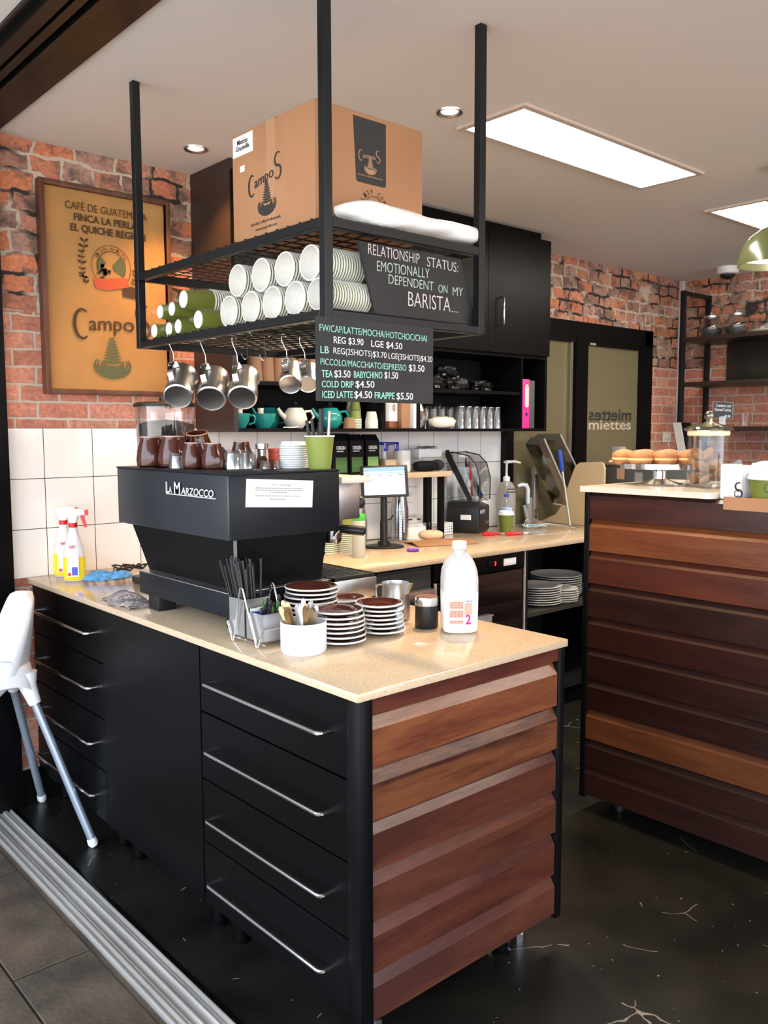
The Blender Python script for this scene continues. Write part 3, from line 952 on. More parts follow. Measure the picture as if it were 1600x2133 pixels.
# raised shelf over the back counter
t = T('raised_shelf', 'narrow cream raised shelf standing on the back counter', 'shelf', (1.96, 3.2, .9))
MB().box(0, 0, .327, 1.358, .21, .355, .002).build('shelf_board', M['stone'], t)
MB().box(1.20, .03, 0, 1.235, .06, .327).build('support', M['black'], t)
MB().box(1.305, .03, 0, 1.33, .06, .327).build('support', M['black'], t)
MB().box(.02, .03, 0, .05, .2, .327).build('support', M['black'], t)

# ================================================================== HANGING RACK
X0, X1, Y0, Y1 = 1.2965, 1.8385, 1.672, 2.655      # tube centre lines
hw = .0125
t = T('hanging_rack', 'black steel two-tier rack hanging from the ceiling over the coffee counter', 'rack', (0, 0, 0))
for x in (X0, X1):
    for y in (Y0, Y1):
        MB().box(x-hw, y-hw, 1.735, x+hw, y+hw, CEIL, .002, seg=1).build('post', M['steelframe'], t)
for za, zb in ((1.735, 1.757), (1.950, 1.974)):
    for y in (Y0, Y1):
        MB().box(X0+hw, y-hw, za, X1-hw, y+hw, zb, .002, seg=1).build('rail', M['steelframe'], t)
    for x in (X0, X1):
        MB().box(x-hw, Y0+hw, za, x+hw, Y1-hw, zb, .002, seg=1).build('rail', M['steelframe'], t)
    g = MB()
    r = .0018
    n = 20
    for i in range(n+1):
        y = Y0+(Y1-Y0)*i/n
        g.tube([(X0-.008, y, zb+.001+r), (X1+.008, y, zb+.001+r)], r, 5)
    for i in range(12):
        x = X0+.005+(X1-X0-.01)*i/11
        g.tube([(x, Y0-.008, zb+.001-r*.9), (x, Y1+.008, zb+.001-r*.9)], r, 5)
    g.build('wire_mesh', M['rubber'], t)
fl = MB()
for x, y in ((X0, Y0), (X1, Y0), (X0, Y1), (X1, Y1)):
    for sx in (-1, 1):
        pass
# carton on the top tier
t = T('carton', 'big brown coffee carton on the top tier of the hanging rack', 'carton', (1.33, 1.756, 1.979))
MB().box(0, 0, 0, .368, .381, .298, .0025).build('box', M['kraft'], t)
fl = MB()
fl.box(.002, .003, .296, .183, .379, .3005).box(.185, .003, .296, .366, .379, .3005)
fl.build('flap', M['kraft2'], t)
MB().box(-.0006, .170, .0, .05, .212, .2992).box(-.0005, .17, .297, .368, .212, .3012).build('tape', M['tape'], t)
lb = MB(); lb.box(-.0012, .276, .240, 0, .375, .293)
l = lb.build('address_label', M['paper'], t)
tx = MB()
put_text(tx, 'Miettes', (-.0014, .352, .270), (0, -1, 0), (0, 0, 1), .052, .012, .012)
put_text(tx, 'Graceville', (-.0014, .360, .254), (0, -1, 0), (0, 0, 1), .068, .012, .012)
tx.build('lettering', M['ink'], l)
MB().box(-.0012, .318, .196, 0, .340, .212).build('small_label', M['paper'], t)
pr = MB()
O = (-.0012, .300, .130)
logo_text(pr, O, (0, -1, .12), (0, 0, 1), .165)
leaf_logo(pr, (-.0012, .212, .062), (0, -1, 0), (0, 0, 1), .082)
put_text(pr, 'Specialty Coffee Professionals', (-.0012, .290, .042), (0, -1, 0), (0, 0, 1), .140, .0075, -.01)
put_text(pr, 'www.camposcoffee.com', (-.0012, .268, .026), (0, -1, 0), (0, 0, 1), .100, .007, -.01)
o = pr.build('print', M['ink'], t); o['label'] = 'black coffee logo printed on the long side'
pn = MB()
poly = arc(.139, .134, .008, .008, 180, 270, 6)+arc(.225, .134, .008, .008, 270, 360, 6)+[(.233, .288), (.122, .288)]
poly = [(.122+ (p[0]-.131)*1.0 if 0 else p[0], p[1]) for p in poly]
poly[0:0] = []
pn.prism([(p[0], p[1]) for p in poly], 'y', -.0011, 0)
o = pn.build('printed_panel', M['ink'], t); o['label'] = 'black logo panel printed on the short side'
w = MB()
logo_text(w, (.138, -.0014, .186), (1, 0, 0), (0, 0, 1), .078)
leaf_logo(w, (.178, -.0014, .152), (1, 0, 0), (0, 0, 1), .040)
put_text(w, 'Specialty Coffee Professionals', (.136, -.0014, .143), (1, 0, 0), (0, 0, 1), .084, .0045, -.01)
w.build('lettering', M['tape'], o)
st = MB()
for k, ch in enumerate('QUALITY COFFEE'):
    if ch == ' ': continue
    a = math.radians(205-k*17.5)
    c0 = Vector((.190+.036*math.cos(a), -.0012, .066+.036*math.sin(a)))
    U = Vector((math.sin(a), 0, -math.cos(a))); V = Vector((math.cos(a), 0, math.sin(a)))
    put_text(st, ch, c0-U*.0035, U, V, .007, .011, .0)
for rr in (.031, .019):
    ribbon(st, arc(.190, .066, rr, rr, 0, 360, 40), .0016, (0, -.0012, 0), (1, 0, 0), (0, 0, 1))
for k in range(12):
    a = math.radians(k*30)
    ribbon(st, [(.190+.006*math.cos(a), .066+.006*math.sin(a)), (.190+.017*math.cos(a), .066+.017*math.sin(a))], [.001, .005], (0, -.0012, 0), (1, 0, 0), (0, 0, 1))
st.build('stamp', M['print'], t)

# white plastic-wrapped pack in front of the carton
def pack(u, v):
    a = 2*PI*u
    x = (v-.5)*.52
    e_ = max(0, 1-abs(v*2-1)**6)**.5
    wob = 1+.05*math.sin(9*v+3*a)+.04*math.sin(23*v+a*2)
    ry, rz = .046*e_*wob, (.026+.004*math.sin(7*v))*e_*wob
    ca, sa = math.cos(a), math.sin(a)
    return (x, ry*math.copysign(abs(ca)**.6, ca), .029+rz*math.copysign(abs(sa)**.7, sa))
pk = MB().sheet(40, 60, pack)
solo('towel_pack', pk, mat('white_wrapped_towels', (.88, .88, .85), .28, bump=.45, bscale=35),
     'long white plastic-wrapped pack lying in front of the carton on the hanging rack', 'pack', (1.612, 1.702, 1.979), sharp=80)

# ---------------------------------------------------------------- cup sleeves on the lower tier
ZB = 1.7605
def cup_mesh(R, L):
    """paper cup on its side: mouth towards -x at 0, base at +L"""
    X = Matrix.Rotation(PI/2, 4, 'Y')
    r0 = R*.70
    mb = MB()
    mb.lathe([(R*.965, 0, 0), (R+.0012, .0, 0), (R+.0022, .002, 0), (R+.0012, .004, 0), (R*.985, .0042, 1), (r0, L, 0), (r0*.93, L, 0), (r0*.9, L-.006, 0), (0, L-.006, 0)], (0, 0, 0), 28, X)
    mb.lathe([(R*.965, 0, 0), (R*.72, L-.02, 0), (0, L-.02, 0)], (0, 0, 0), 28, X)
    return mb
def sleeve(name, label, y, z, R, L, n, x=1.322, rev=False, pitch=.0085, group=None):
    t = T(name, label, 'cup sleeve', (x, y, z), group)
    key = (round(R, 4), rev)
    if key not in sleeve.c:
        sleeve.c[key] = cup_mesh(R, L).build('paper_cup', [M['cupwhite'], M['green']], t)
        c0 = sleeve.c[key]
        first = True
    else:
        c0 = sleeve.c[key]; first = False
    for i in range(n):
        c = c0 if (i == 0 and first) else c0.copy()
        if not (i == 0 and first): COL.objects.link(c)
        c.parent = t
        if rev:
            c.rotation_euler = (0, 0, PI)
            c.location = (L+i*pitch, 0, 0)
        else:
            c.location = (i*pitch, 0, 0)
    tot = L+(n-1)*pitch
    X = Matrix.Rotation(PI/2, 4, 'Y')
    R2 = R+.0035
    Rm = R*.72+.003
    if rev:
        pr = [(.004, -.030), (.012, -.026), (.006, -.016), (Rm*.75, -.004), (Rm, 0), (R2, L-.01), (R2, tot), (R2*.4, tot+.006)]
    else:
        pr = [(.004, -.006), (R2*.6, -.005), (R2, .003), (R2, (n-1)*pitch), (Rm, tot), (Rm*.5, tot+.004)]
    w = MB().lathe(pr, (0, 0, 0), 22, X)
    rnd = random.Random(int(y*1000+z*100))
    for p in w.v:
        d = Vector((0, p.y, p.z))
        if d.length > .012:
            p += d.normalized()*rnd.uniform(-.0006, .0022)
    w.build('plastic_wrap', M['film'], t, sharp=20)
    return t
sleeve.c = {}
G = 'wrapped sleeves of paper cups on the hanging rack'
GS = 'small green cups, base outwards'
yb = [2.622, 2.545, 2.462]
for i, y in enumerate(yb):
    sleeve('cup_sleeve', ['small green cup sleeve in the far bottom corner of the rack, against the left post', 'small green cup sleeve on the rack floor, second from the left post', 'small green cup sleeve on the rack floor, third from the left post'][i],
           y, ZB+.031, .0305, .075, 7, 1.325+.012*(i % 2), True, group=G)
sleeve('cup_sleeve', 'medium green cup sleeve with twisted bag end, on the rack floor beside the large cups', 2.325, ZB+.038, .0375, .095, 7, 1.318, True, group=G)
ys = [2.160, 2.047, 1.942, 1.838, 1.743]
names = ['first large cup sleeve on the rack floor, right after the green ones', 'second large cup sleeve from the green ones on the rack floor', 'third large cup sleeve from the green ones on the rack floor',
         'fourth large cup sleeve from the green ones on the rack floor', 'large cup sleeve on the rack floor by the front post, left of the chalk sign']
for i, y in enumerate(ys):
    R = .0425
    sleeve('cup_sleeve', ('white mouthed ' if i < 4 else '')+names[i], y, ZB+R+.002, R if i < 4 else .038, .11, 14 if i < 3 else 18, 1.322, group=G)
for i, (y, z) in enumerate(((2.578, 1.852), (2.500, 1.853))):
    sleeve('cup_sleeve', ['small green cup sleeve lying on top of the others, nearest the left post', 'small green cup sleeve lying on top of the others, second from the left post'][i],
           y, z-.004, .0305, .075, 7, 1.325, True, group=G)
sleeve('cup_sleeve', 'medium green cup sleeve lying on top, its striped rims next to the large cups', 2.412, 1.868, .0375, .095, 12, 1.318, True, group=G)
for i, y in enumerate((2.108, 1.990, 1.880, 1.770)):
    sleeve('cup_sleeve', ['upper large cup sleeve with a pointed bag corner, next to the green ones', 'upper large cup sleeve, second from the green ones',
                          'upper large cup sleeve, second from the front post', 'upper large cup sleeve at the front post, above the lowest row'][i],
           y, ZB+.124, .0425, .11, 14 if i < 2 else 18, 1.320, group=G)
solo('paper_bag', MB().sheet(14, 10, lambda u, v: (.10*u+.01*math.sin(9*v), .06*v, .13*(1-abs(2*u-1)**2)*(.6+.4*v)+.002)), M['cream'],
     'crumpled cream paper behind the chalk sign on the hanging rack', 'bag', (1.73, 1.72, 1.762), sharp=60)

# ---------------------------------------------------------------- chalk signs
def slab(name, label, poly, y, th, group=None):
    cx = sum(p[0] for p in poly)/len(poly); zb = min(p[1] for p in poly)
    t = T(name, label, 'chalkboard', (cx, y, zb))
    MB().prism([(a-cx, b-zb) for a, b in poly], 'y', 0, th).build('board', M['board'], t, smooth=False)
    return t, cx, zb
t, cx, zb = slab('chalk_sign', 'tilted black chalk sign about relationship status standing in the hanging rack', [(1.467, 1.764), (1.850, 1.764), (1.780, 1.940), (1.412, 1.938)], 1.689, .008)
for body, x0, x1, z0, z1, cap, m in (("RELATIONSHIP", 1.443, 1.622, 1.909, 1.906, .025, 'pinkchalk'), ("STATUS:", 1.650, 1.770, 1.904, 1.902, .024, 'pinkchalk'), ("EMOTIONALLY", 1.472, 1.659, 1.871, 1.873, .024, 'palegreen'),
                                     ("DEPENDENT", 1.512, 1.674, 1.844, 1.842, .022, 'palegreen'), ("ON", 1.693, 1.728, 1.840, 1.841, .020, 'palegreen'), ("MY", 1.749, 1.790, 1.837, 1.839, .022, 'palegreen'), ("BARISTA", 1.581, 1.740, 1.793, 1.792, .036, 'pinkchalk')):
    w = MB(); put_text(w, body, (x0-cx, -.0006, z0-zb), (1, 0, 0), (0, 0, 1), x1-x0, cap, -.012, slope=z1-z0)
    if body == 'BARISTA':
        w.box(x1-cx+.006, -.0012, z1-zb, x1-cx+.009, 0, z1-zb+.003)
        ribbon(w, [(x1-cx+.012+.003*k, z1-zb+.001+.0015*(k % 2)) for k in range(8)], .001, (0, -.0006, 0), (1, 0, 0), (0, 0, 1))
    w.build('lettering', M[m], t)
t, cx, zb = slab('menu_board', 'black coffee price chalkboard hanging below the rack', [(1.250, 1.537), (1.629, 1.537), (1.629, 1.7345), (1.250, 1.7345)], 1.643, .014)
mint, wh = 'mint', 'chalk'
for body, x0, x1, z0, z1, cap, m in (
        ('FW/CAP/LATTE/MOCHA/HOTCHOC/CHAI', 1.252, 1.605, 1.7005, 1.698, .0155, mint), ('REG $3.90', 1.294, 1.387, 1.675, 1.675, .015, wh), ('LGE $4.50', 1.412, 1.517, 1.674, 1.673, .015, wh),
        ('LB', 1.254, 1.279, 1.649, 1.649, .016, mint), ('REG(2SHOTS)$3.70', 1.293, 1.463, 1.650, 1.648, .014, wh), ('LGE(3SHOTS)$4.20', 1.470, 1.625, 1.6475, 1.6465, .014, wh), ('PICCOLO/MACCHIATO/ESPRESSO', 1.254, 1.531, 1.622, 1.6195, .0145, mint),
        ('$3.50', 1.540, 1.596, 1.6195, 1.6195, .016, wh), ('TEA', 1.257, 1.290, 1.593, 1.593, .016, mint), ('$3.50', 1.295, 1.345, 1.594, 1.595, .016, wh),
        ('BABYCHINO', 1.356, 1.449, 1.595, 1.597, .0155, mint), ('$1.50', 1.456, 1.502, 1.598, 1.598, .0155, wh), ('COLD DRIP', 1.257, 1.355, 1.569, 1.571, .015, mint), ('$4.50', 1.361, 1.422, 1.572, 1.573, .0155, wh),
        ('ICED LATTE', 1.258, 1.352, 1.544, 1.546, .0155, mint), ('$4.50', 1.357, 1.414, 1.546, 1.547, .016, wh), ('FRAPPE', 1.423, 1.490, 1.546, 1.546, .016, mint), ('$5.50', 1.497, 1.555, 1.546, 1.546, .0165, wh)):
    w = MB(); put_text(w, body, (x0-cx, -.0006, z0-zb), (1, 0, 0), (0, 0, 1), x1-x0, cap*.97, -.006 if len(body) > 14 else .004, slope=z1-z0)
    w.build('lettering', M[m], t)

# ---------------------------------------------------------------- hanging milk jugs
def jug(name, label, base, R, L, hooklabel):
    e_ = Vector((.50, .60, .60)).normalized()
    hd_ = (Vector((0, 0, 1))-e_*e_.z)
    hd_ = (hd_+Vector((-.25, .12, 0))).normalized()
    hd_ = (hd_-e_*hd_.dot(e_)).normalized()
    sd = e_.cross(hd_)
    base = Vector(base)
    Rm = Matrix((hd_, sd, e_)).transposed().to_4x4()
    t = T(name, label, 'milk jug', base, 'steel milk jugs hanging under the rack')
    t.rotation_euler = Rm.to_euler()
    b = MB().lathe([(0, .003), (R*.80, .002), (R*.88, 0), (R*.97, .003), (R, .012), (R*.99, L*.25), (R*.86, L*.72), (R*.85, L*.92), (R*.93, L), (R*.9, L), (R*.82, L*.92), (R*.83, L*.7), (R*.96, L*.25), (R*.95, .01), (0, .008)], seg=40)
    # pouring lip
    for p in b.v:
        if p.z > L*.93 and p.x < -R*.5:
            p.x -= R*.35*(p.z/L-.9)*10*.5
    b.build('body', M['steel'], t)
    h = MB()
    xs = [(R*.97, .014), (R*1.04, .022), (R*1.42, .035), (R*1.55, .055), (R*1.55, L*.68), (R*1.40, L*.82), (R*.90, L*.84)]
    wv = .0085
    vs, fs = [], []
    for (x, z) in xs:
        vs += [(x, -wv, z), (x, wv, z), (x+.0025, wv, z+.001), (x+.0025, -wv, z+.001)]
    for i in range(len(xs)-1):
        a, c = 4*i, 4*i+4
        for k in range(4):
            fs.append((a+k, a+(k+1) % 4, c+(k+1) % 4, c+k))
    h.add(vs, fs)
    h.build('handle', M['chrome'], t, sharp=30)
    # S hook
    hp = base+e_*(L*.60)+hd_*(R*1.54)
    top = 1.757
    dz = top-hp.z
    pts = []
    for k in range(9):
        a = PI*1.05*k/8
        pts.append(Vector((-.011+.011*math.cos(a+PI)-.0, 0, -.006-.011*math.sin(a)))+Vector((.022*0, 0, 0)))
    low = [(-.020+.010*(1-math.cos(a))-.0, -.004-.010*math.sin(a)) for a in [PI*k/8 for k in range(9)]]
    path = [(p[0]+.020, p[1]) for p in low]            # cup of the hook: opens upward
    path = [(-.02+q_[0]+.02, q_[1]) for q_ in path]
    pts = [hp+Vector((p[0]-.010, 0, p[1]+.006)) for p in path]
    endp = pts[-1]
    pts += [endp+Vector((0, .004, dz*.4)), Vector((hp.x-.004, hp.y+.01, top-.012))]
    for a in [PI*k/8 for k in range(9)]:
        pts.append(Vector((hp.x-.004+.008*(1-math.cos(a)), hp.y+.01, top+.001+.008*math.sin(a))))
    c0 = hp.copy(); 
    hk = MB().tube([p-c0 for p in pts], .0015, 6)
    solo('hook', hk, M['chrome'], hooklabel, 'hook', c0, 'wire hooks under the rack')
    return t
jug('milk_jug', 'leftmost hanging steel milk jug, in front of the framed sack print', (1.302, 2.43, 1.572), .0465, .125, 'wire hook holding the leftmost milk jug')
jug('milk_jug', 'second hanging steel milk jug from the left', (1.400, 2.402, 1.566), .0485, .125, 'wire hook holding the second milk jug from the left')
jug('milk_jug', 'third hanging steel milk jug from the left, with a small red tag', (1.470, 2.330, 1.569), .0470, .125, 'wire hook holding the third milk jug from the left')
jug('milk_jug', 'small hanging steel milk jug left of the price board', (1.565, 2.205, 1.608), .0360, .095, 'wire hook holding the small milk jug beside the price board')
jug('milk_jug', 'small hanging steel milk jug half hidden by the price board', (1.640, 2.215, 1.611), .0330, .090, 'wire hook holding the jug half hidden by the price board')
def free_hook(p, label, s=1):
    pts = [Vector((-.022*s, 0, -.055)), Vector((-.020*s, 0, -.064)), Vector((-.012*s, 0, -.073)), Vector((-.003*s, 0, -.070)), Vector((0, 0, -.060)), Vector((.0, .003, -.015))]
    pts += [Vector((.008*(1-math.cos(a)), .003, .001+.008*math.sin(a))) for a in [PI*k/6 for k in range(7)]]
    solo('hook', MB().tube(pts, .0015, 6), M['chrome'], label, 'hook', p, 'wire hooks under the rack')
free_hook((1.455, 2.27, 1.757), 'empty wire hook above the third milk jug')
free_hook((1.520, 2.27, 1.757), 'empty wire hook between the third and the small milk jug')

# ---------------------------------------------------------------- framed sack print on the wall
t = T('framed_print', 'framed brown coffee sack print on the brick wall at the left', 'picture', (1.253, YW, 1.615))
Wd, Ht = .545, .815
fm = MB()
fw_ = .020
fm.box(0, -.045, 0, fw_, -.001, Ht, .002).box(Wd-fw_, -.045, 0, Wd, -.001, Ht, .002).box(fw_, -.045, 0, Wd-fw_, -.001, fw_, .002).box(fw_, -.045, Ht-fw_, Wd-fw_, -.001, Ht, .002)
fm.build('frame', M['frame'], t)
MB().sheet(24, 30, lambda u, v: (fw_+(Wd-2*fw_)*u, -.022+.0012*math.sin(16*v*(1+u))*u*u, fw_+(Ht-2*fw_)*v)).build('canvas', M['sack'], t, sharp=80)
p1 = MB()
yy = -.0255
def sp(x): return (x-1.253)
def tz(z): return z-1.615
U, V = (1, 0, 0), (0, 0, 1)
for body, x0, x1, z0, cap, b in (('CAFÉ DE GUATEMALA', 1.358, 1.700, 2.335, .027, -.004), ('FINCA LA PERLA', 1.392, 1.655, 2.294, .025, .02), ('EL QUICHE REGION', 1.376, 1.692, 2.253, .025, .02)):
    put_text(p1, body, (sp(x0), yy, tz(z0)), U, V, x1-x0, cap, b)
logo_text(p1, (sp(1.375), yy, tz(1.862)), U, V, .345, bold=.0)
C0 = (sp(1.540), tz(2.130))
for rr, wd in ((.083, .0022), (.060, .0030)):
    ribbon(p1, arc(C0[0], C0[1], rr, rr*1.02, -35, 215, 50), wd, (0, yy, 0), U, V)
for k, ch in enumerate('El Café de la Paz'):
    if ch == ' ': continue
    a = math.radians(150-k*7.4)
    c = Vector((C0[0]+.066*math.cos(a), yy, C0[1]+.066*1.02*math.sin(a)))
    u = Vector((math.sin(a), 0, -math.cos(a))); v = Vector((math.cos(a), 0, math.sin(a)))
    put_text(p1, ch, c-u*.003, u, v, .0065, .011, -.01)
# leafy branches and two figures in the medallion
rnd = random.Random(3)
def branch(pts, n, L):
    ribbon(p1, pts, .0022, (0, yy, 0), U, V)
    for k in range(n):
        s = k/(n-1)*(len(pts)-1)
        i = min(int(s), len(pts)-2); f_ = s-i
        bx = pts[i][0]*(1-f_)+pts[i+1][0]*f_; bz = pts[i][1]*(1-f_)+pts[i+1][1]*f_
        for sg in (-1, 1):
            a = math.radians(90+sg*rnd.uniform(25, 75))
            l = L*rnd.uniform(.7, 1.2)
            dx, dz = math.cos(a)*l, math.sin(a)*l
            flat(p1, [(bx, bz), (bx+dx*.5-dz*.22, bz+dz*.5+dx*.22), (bx+dx, bz+dz), (bx+dx*.5+dz*.22, bz+dz*.5-dx*.22)][::-1], (0, yy, 0), U, V)
branch([(C0[0]-.108, C0[1]-.075), (C0[0]-.124, C0[1]-.03), (C0[0]-.122, C0[1]+.03), (C0[0]-.110, C0[1]+.085)], 9, .022)
branch([(C0[0]+.090, C0[1]-.06), (C0[0]+.106, C0[1]-.01), (C0[0]+.112, C0[1]+.045)], 7, .018)
for k in range(26):
    a = rnd.uniform(0, 6.28); r_ = rnd.uniform(0, .028)
    bx, bz = C0[0]-.028+r_*math.cos(a), C0[1]-.028+r_*math.sin(a)*1.2
    s = rnd.uniform(.004, .009)
    flat(p1, [(bx-s, bz-s*.6), (bx+s*.6, bz-s), (bx+s, bz+s*.7), (bx-s*.5, bz+s)], (0, yy, 0), U, V)
for (a, b, c, d) in ((-.135, -.095, -.045, -.050), (.045, .125, -.112, -.068)):
    flat(p1, [(C0[0]+a, C0[1]+c), (C0[0]+b, C0[1]+c-.006), (C0[0]+b-.012, C0[1]+(c+d)/2), (C0[0]+b, C0[1]+d-.004), (C0[0]+a, C0[1]+d)], (0, yy, 0), U, V)
p1.build('print', M['print'], t)
p2_ = MB()
flat(p2_, [(C0[0]+.005, C0[1]+.008)]+arc(C0[0], C0[1], .058, .059, 48, -32, 10)[::1]+[(C0[0]+.012, C0[1]-.012)], (0, yy+.0004, 0), (1, 0, 0), (0, 0, 1))
flat(p2_, arc(C0[0], C0[1], .058, .059, 190, 140, 10)+[(C0[0]-.022, C0[1]+.012), (C0[0]-.05, C0[1]-.012)], (0, yy+.0004, 0), U, V)
p2_.build('medallion_print', M['printgreen'], t)
p4_ = MB()
leaf_logo(p4_, (sp(1.533), yy, tz(1.690)), U, V, .152)
p4_.build('print', M['printgreen'], t)
p3_ = MB()
pts = [(-.078, -.048), (-.03, -.050), (.03, -.040), (.066, -.038), (.072, -.072), (.03, -.083), (-.03, -.095), (-.07, -.088)]
flat(p3_, [(C0[0]+a, C0[1]+b) for a, b in pts], (0, yy-.0003, 0), U, V)
o = p3_.build('banner_print', M['printred'], t); o['label'] = 'faded red banner print'

# ================================================================== ESPRESSO MACHINE
t = T('espresso_machine', 'large black two-group espresso machine on the counter', 'coffee machine', (1.225, 2.024, .90))
A, B = .385, .690        # depth in x, length in y
up_ = MB().box(0, 0, .267, A, B, .446, .003)
up_.build('upper_housing', M['machine'], t)
MB().box(.006, -.005, .268, A-.002, 0, .444, .002).build('side_panel', M['machine_side'], t)
MB().box(-.002, -.002, .446, A+.002, B+.002, .452, .002).build('cup_tray', M['machine_side'], t)
lo = MB()
y0a, y1a = .018, .60
# tapering lower body
pts_top = [(.03, .02), (.355, .02), (.355, .655), (.03, .655)]
pts_bot = [(.05, .045), (.340, .035), (.340, .575), (.05, .575)]
vs = [(x, y, .267) for x, y in pts_top]+[(x, y, .115) for x, y in pts_bot]
lo.add(vs, [(3, 2, 1, 0), (4, 5, 6, 7), (0, 1, 5, 4), (1, 2, 6, 5), (2, 3, 7, 6), (3, 0, 4, 7)])
lo.build('lower_body', M['black'], t, smooth=False)
MB().prism([(.024, .014), (.034, .012), (.054, .040), (.044, .043)], 'z', .118, .267).build('corner_strip', M['darksteel'], t)
MB().box(.010, .012, .047, .53, .570, .118, .003).build('base', M['machine_side'], t)
MB().box(.0085, .012, .1165, .53, .570, .1195, .001).build('base_edge', M['steel'], t)
for x, y in ((.016, .452), (.30, .452), (.40, .05), (.06, .05)):
    MB().box(x, y, 0, x+.062, y+.068, .048, .002).build('foot', M['rubber'], t)
# group heads on the barista side
for y in (.10, .42):
    MB().box(A, y, .285, A+.168, y+.16, .405, .006).build('group_housing', M['steel'], t)
    g = MB().lathe([(0, .225), (.036, .225), (.038, .24), (.038, .285), (0, .285)], (A+.11, y+.08, 0), 24)
    gh = g.build('group_head', M['chrome'], t)
    pf = MB().lathe([(0, .205), (.030, .205), (.035, .215), (.035, .226), (0, .226)], (A+.11, y+.08, 0), 24)
    pf.tube([(A+.10, y+.06, .226), (A+.092, y+.012, .256)], .006, 8)
    p = pf.build('portafilter', M['chrome'], t)
    MB().tube([(A+.092, y+.012, .256), (A+.098, y+.005, .2555), (A+.124, y-.022, .252), (A+.146, y-.043, .249), (A+.150, y-.047, .248)], [.011, .0135, .0155, .015, .008], 14).build('portafilter_handle', M['rubber'], p)
    MB().ball((A+.188, y+.03, .335), .018, .022, .022).build('steam_knob', M['rubber'], t)
MB().box(A+.035, .03, .405, A+.16, .66, .425, .004).build('cup_rail', M['cream'], t)
# drip tray in steel with black grate
MB().box(.36, -.0, .05, .535, .60, .112, .003).build('drip_tray', M['steel'], t)
gr = MB()
for k in range(26):
    gr.box(.365, .01+k*.022, .113, .53, .020+k*.022, .121)
gr.box(.36, 0, .112, .366, .585, .122).box(.528, 0, .112, .535, .585, .122).box(.36, 0, .112, .535, .006, .122)
gr.build('grate', M['rubber'], t, smooth=False)
lt = MB()
put_text(lt, 'L', (-.0035, .345, .383), (0, -1, 0), (0, 0, 1), .018, .030, .012)
put_text(lt, 'A', (-.0035, .326, .383), (0, -1, 0), (0, 0, 1), .018, .018, .012)
put_text(lt, 'M', (-.0035, .293, .383), (0, -1, 0), (0, 0, 1), .036, .032, .012)
put_text(lt, 'ARZOCCO', (-.0035, .252, .383), (0, -1, 0), (0, 0, 1), .185, .019, .012, shear=.15)
put_text(lt, 'L', (-.0010, .345, .383), (0, -1, 0), (0, 0, 1), .018, .030, .012)
lt.box(-.0038, .06, .379, -.001, .345, .3815)
o = lt.build('lettering', mat('silver_letters', (.80, .80, .80), .3, .3), t); o['label'] = 'raised silver maker lettering'
# laminated notice on the side
nt_ = MB()
Xn = Matrix.Translation((.052, -.0065, .358)) @ Matrix.Rotation(-math.radians(-3.5), 4, 'Y')
nt_.box(0, -.0008, 0, .228, .0008, .078)
for p in nt_.v: p.xyz = Xn @ p
n_ = nt_.build('notice', M['paper'], t); n_['label'] = 'white laminated paper notice stuck on the side'
ln = MB()
for z, a, b in ((.062, .085, .105), (.062, .11, .15), (.053, .03, .19), (.047, .03, .19), (.041, .08, .135), (.031, .03, .185), (.022, .08, .13)):
    xx = a
    r_ = random.Random(int(z*1e4))
    while xx < b:
        w_ = r_.uniform(.004, .011)
        ln.box(xx, -.0012, z, min(xx+w_, b), -.0009, z+.0017)
        xx += w_+.0018
for p in ln.v: p.xyz = Xn @ p
ln.build('printed_lines', M['greybox'], n_)

# ================================================================== GRINDER behind the machine
t = T('coffee_grinder', 'black coffee grinder with a clear bean hopper behind the espresso machine', 'grinder', (1.50, 2.90, .90))
MB().box(-.09, -.09, 0, .09, .13, .03, .008).build('base', M['rubber'], t)
MB().lathe([(.0, .03), (.062, .03), (.066, .05), (.066, .33), (.075, .36), (.085, .40), (.06, .425), (0, .425)], seg=32).build('motor_body', M['rubber'], t)
hp = MB().lathe([(.035, .425), (.055, .445), (.098, .50), (.105, .55), (.107, .655), (.1045, .655), (.1025, .55), (.095, .502), (.052, .449), (.035, .43)], seg=40)
hp.build('hopper', M['clear'], t)
bn = MB().lathe([(.033, .43), (.052, .45), (.094, .503), (.101, .55), (.101, .592), (.05, .606), (0, .610)], seg=40)
b_ = bn.build('coffee_beans', M['beans'], t); b_['kind'] = 'stuff'
MB().lathe([(0, .655), (.112, .655), (.113, .665), (.10, .672), (.02, .676), (.02, .69), (0, .69)], seg=40).build('hopper_lid', M['rubber'], t)

# ================================================================== CROCKERY ON THE MACHINE
zt = 1.3525
def tulip(Rb, Hh, name, label, loc, tilt=0, group='brown tulip cups on the espresso machine'):
    pr = [(0, 0, 0), (Rb*.80, 0, 0), (Rb*.95, .004, 0), (Rb, Hh*.22, 0), (Rb*.93, Hh*.55, 0), (Rb*.73, Hh*.86, 0), (Rb*.70, Hh*.96, 1), (Rb*.70, Hh, 1), (Rb*.65, Hh, 0), (Rb*.66, Hh*.9, 0), (Rb*.86, Hh*.5, 0), (Rb*.9, Hh*.15, 0), (0, Hh*.1, 0)]
    return solo(name, MB().lathe(pr, seg=36), [M['brownglaze'], mat('rim_tan', (.50, .30, .20), .25)], label, 'cup', loc, group)
def tulip_tilted(loc, label, ang, about):
    o = tulip(.046, .096, 'tulip_cup', label, loc)
    o.rotation_euler = Matrix.Rotation(ang, 4, about).to_euler()
    return o
tulip(.046, .098, 'tulip_cup', 'leftmost big brown tulip cup on the espresso machine', (1.290, 2.600, zt))
o = tulip(.048, .100, 'tulip_cup', 'second big brown tulip cup from the left on the espresso machine', (1.325, 2.515, zt))
tulip(.046, .098, 'tulip_cup', 'brown tulip cup tucked behind the second one, only its rim shows', (1.370, 2.592, zt))
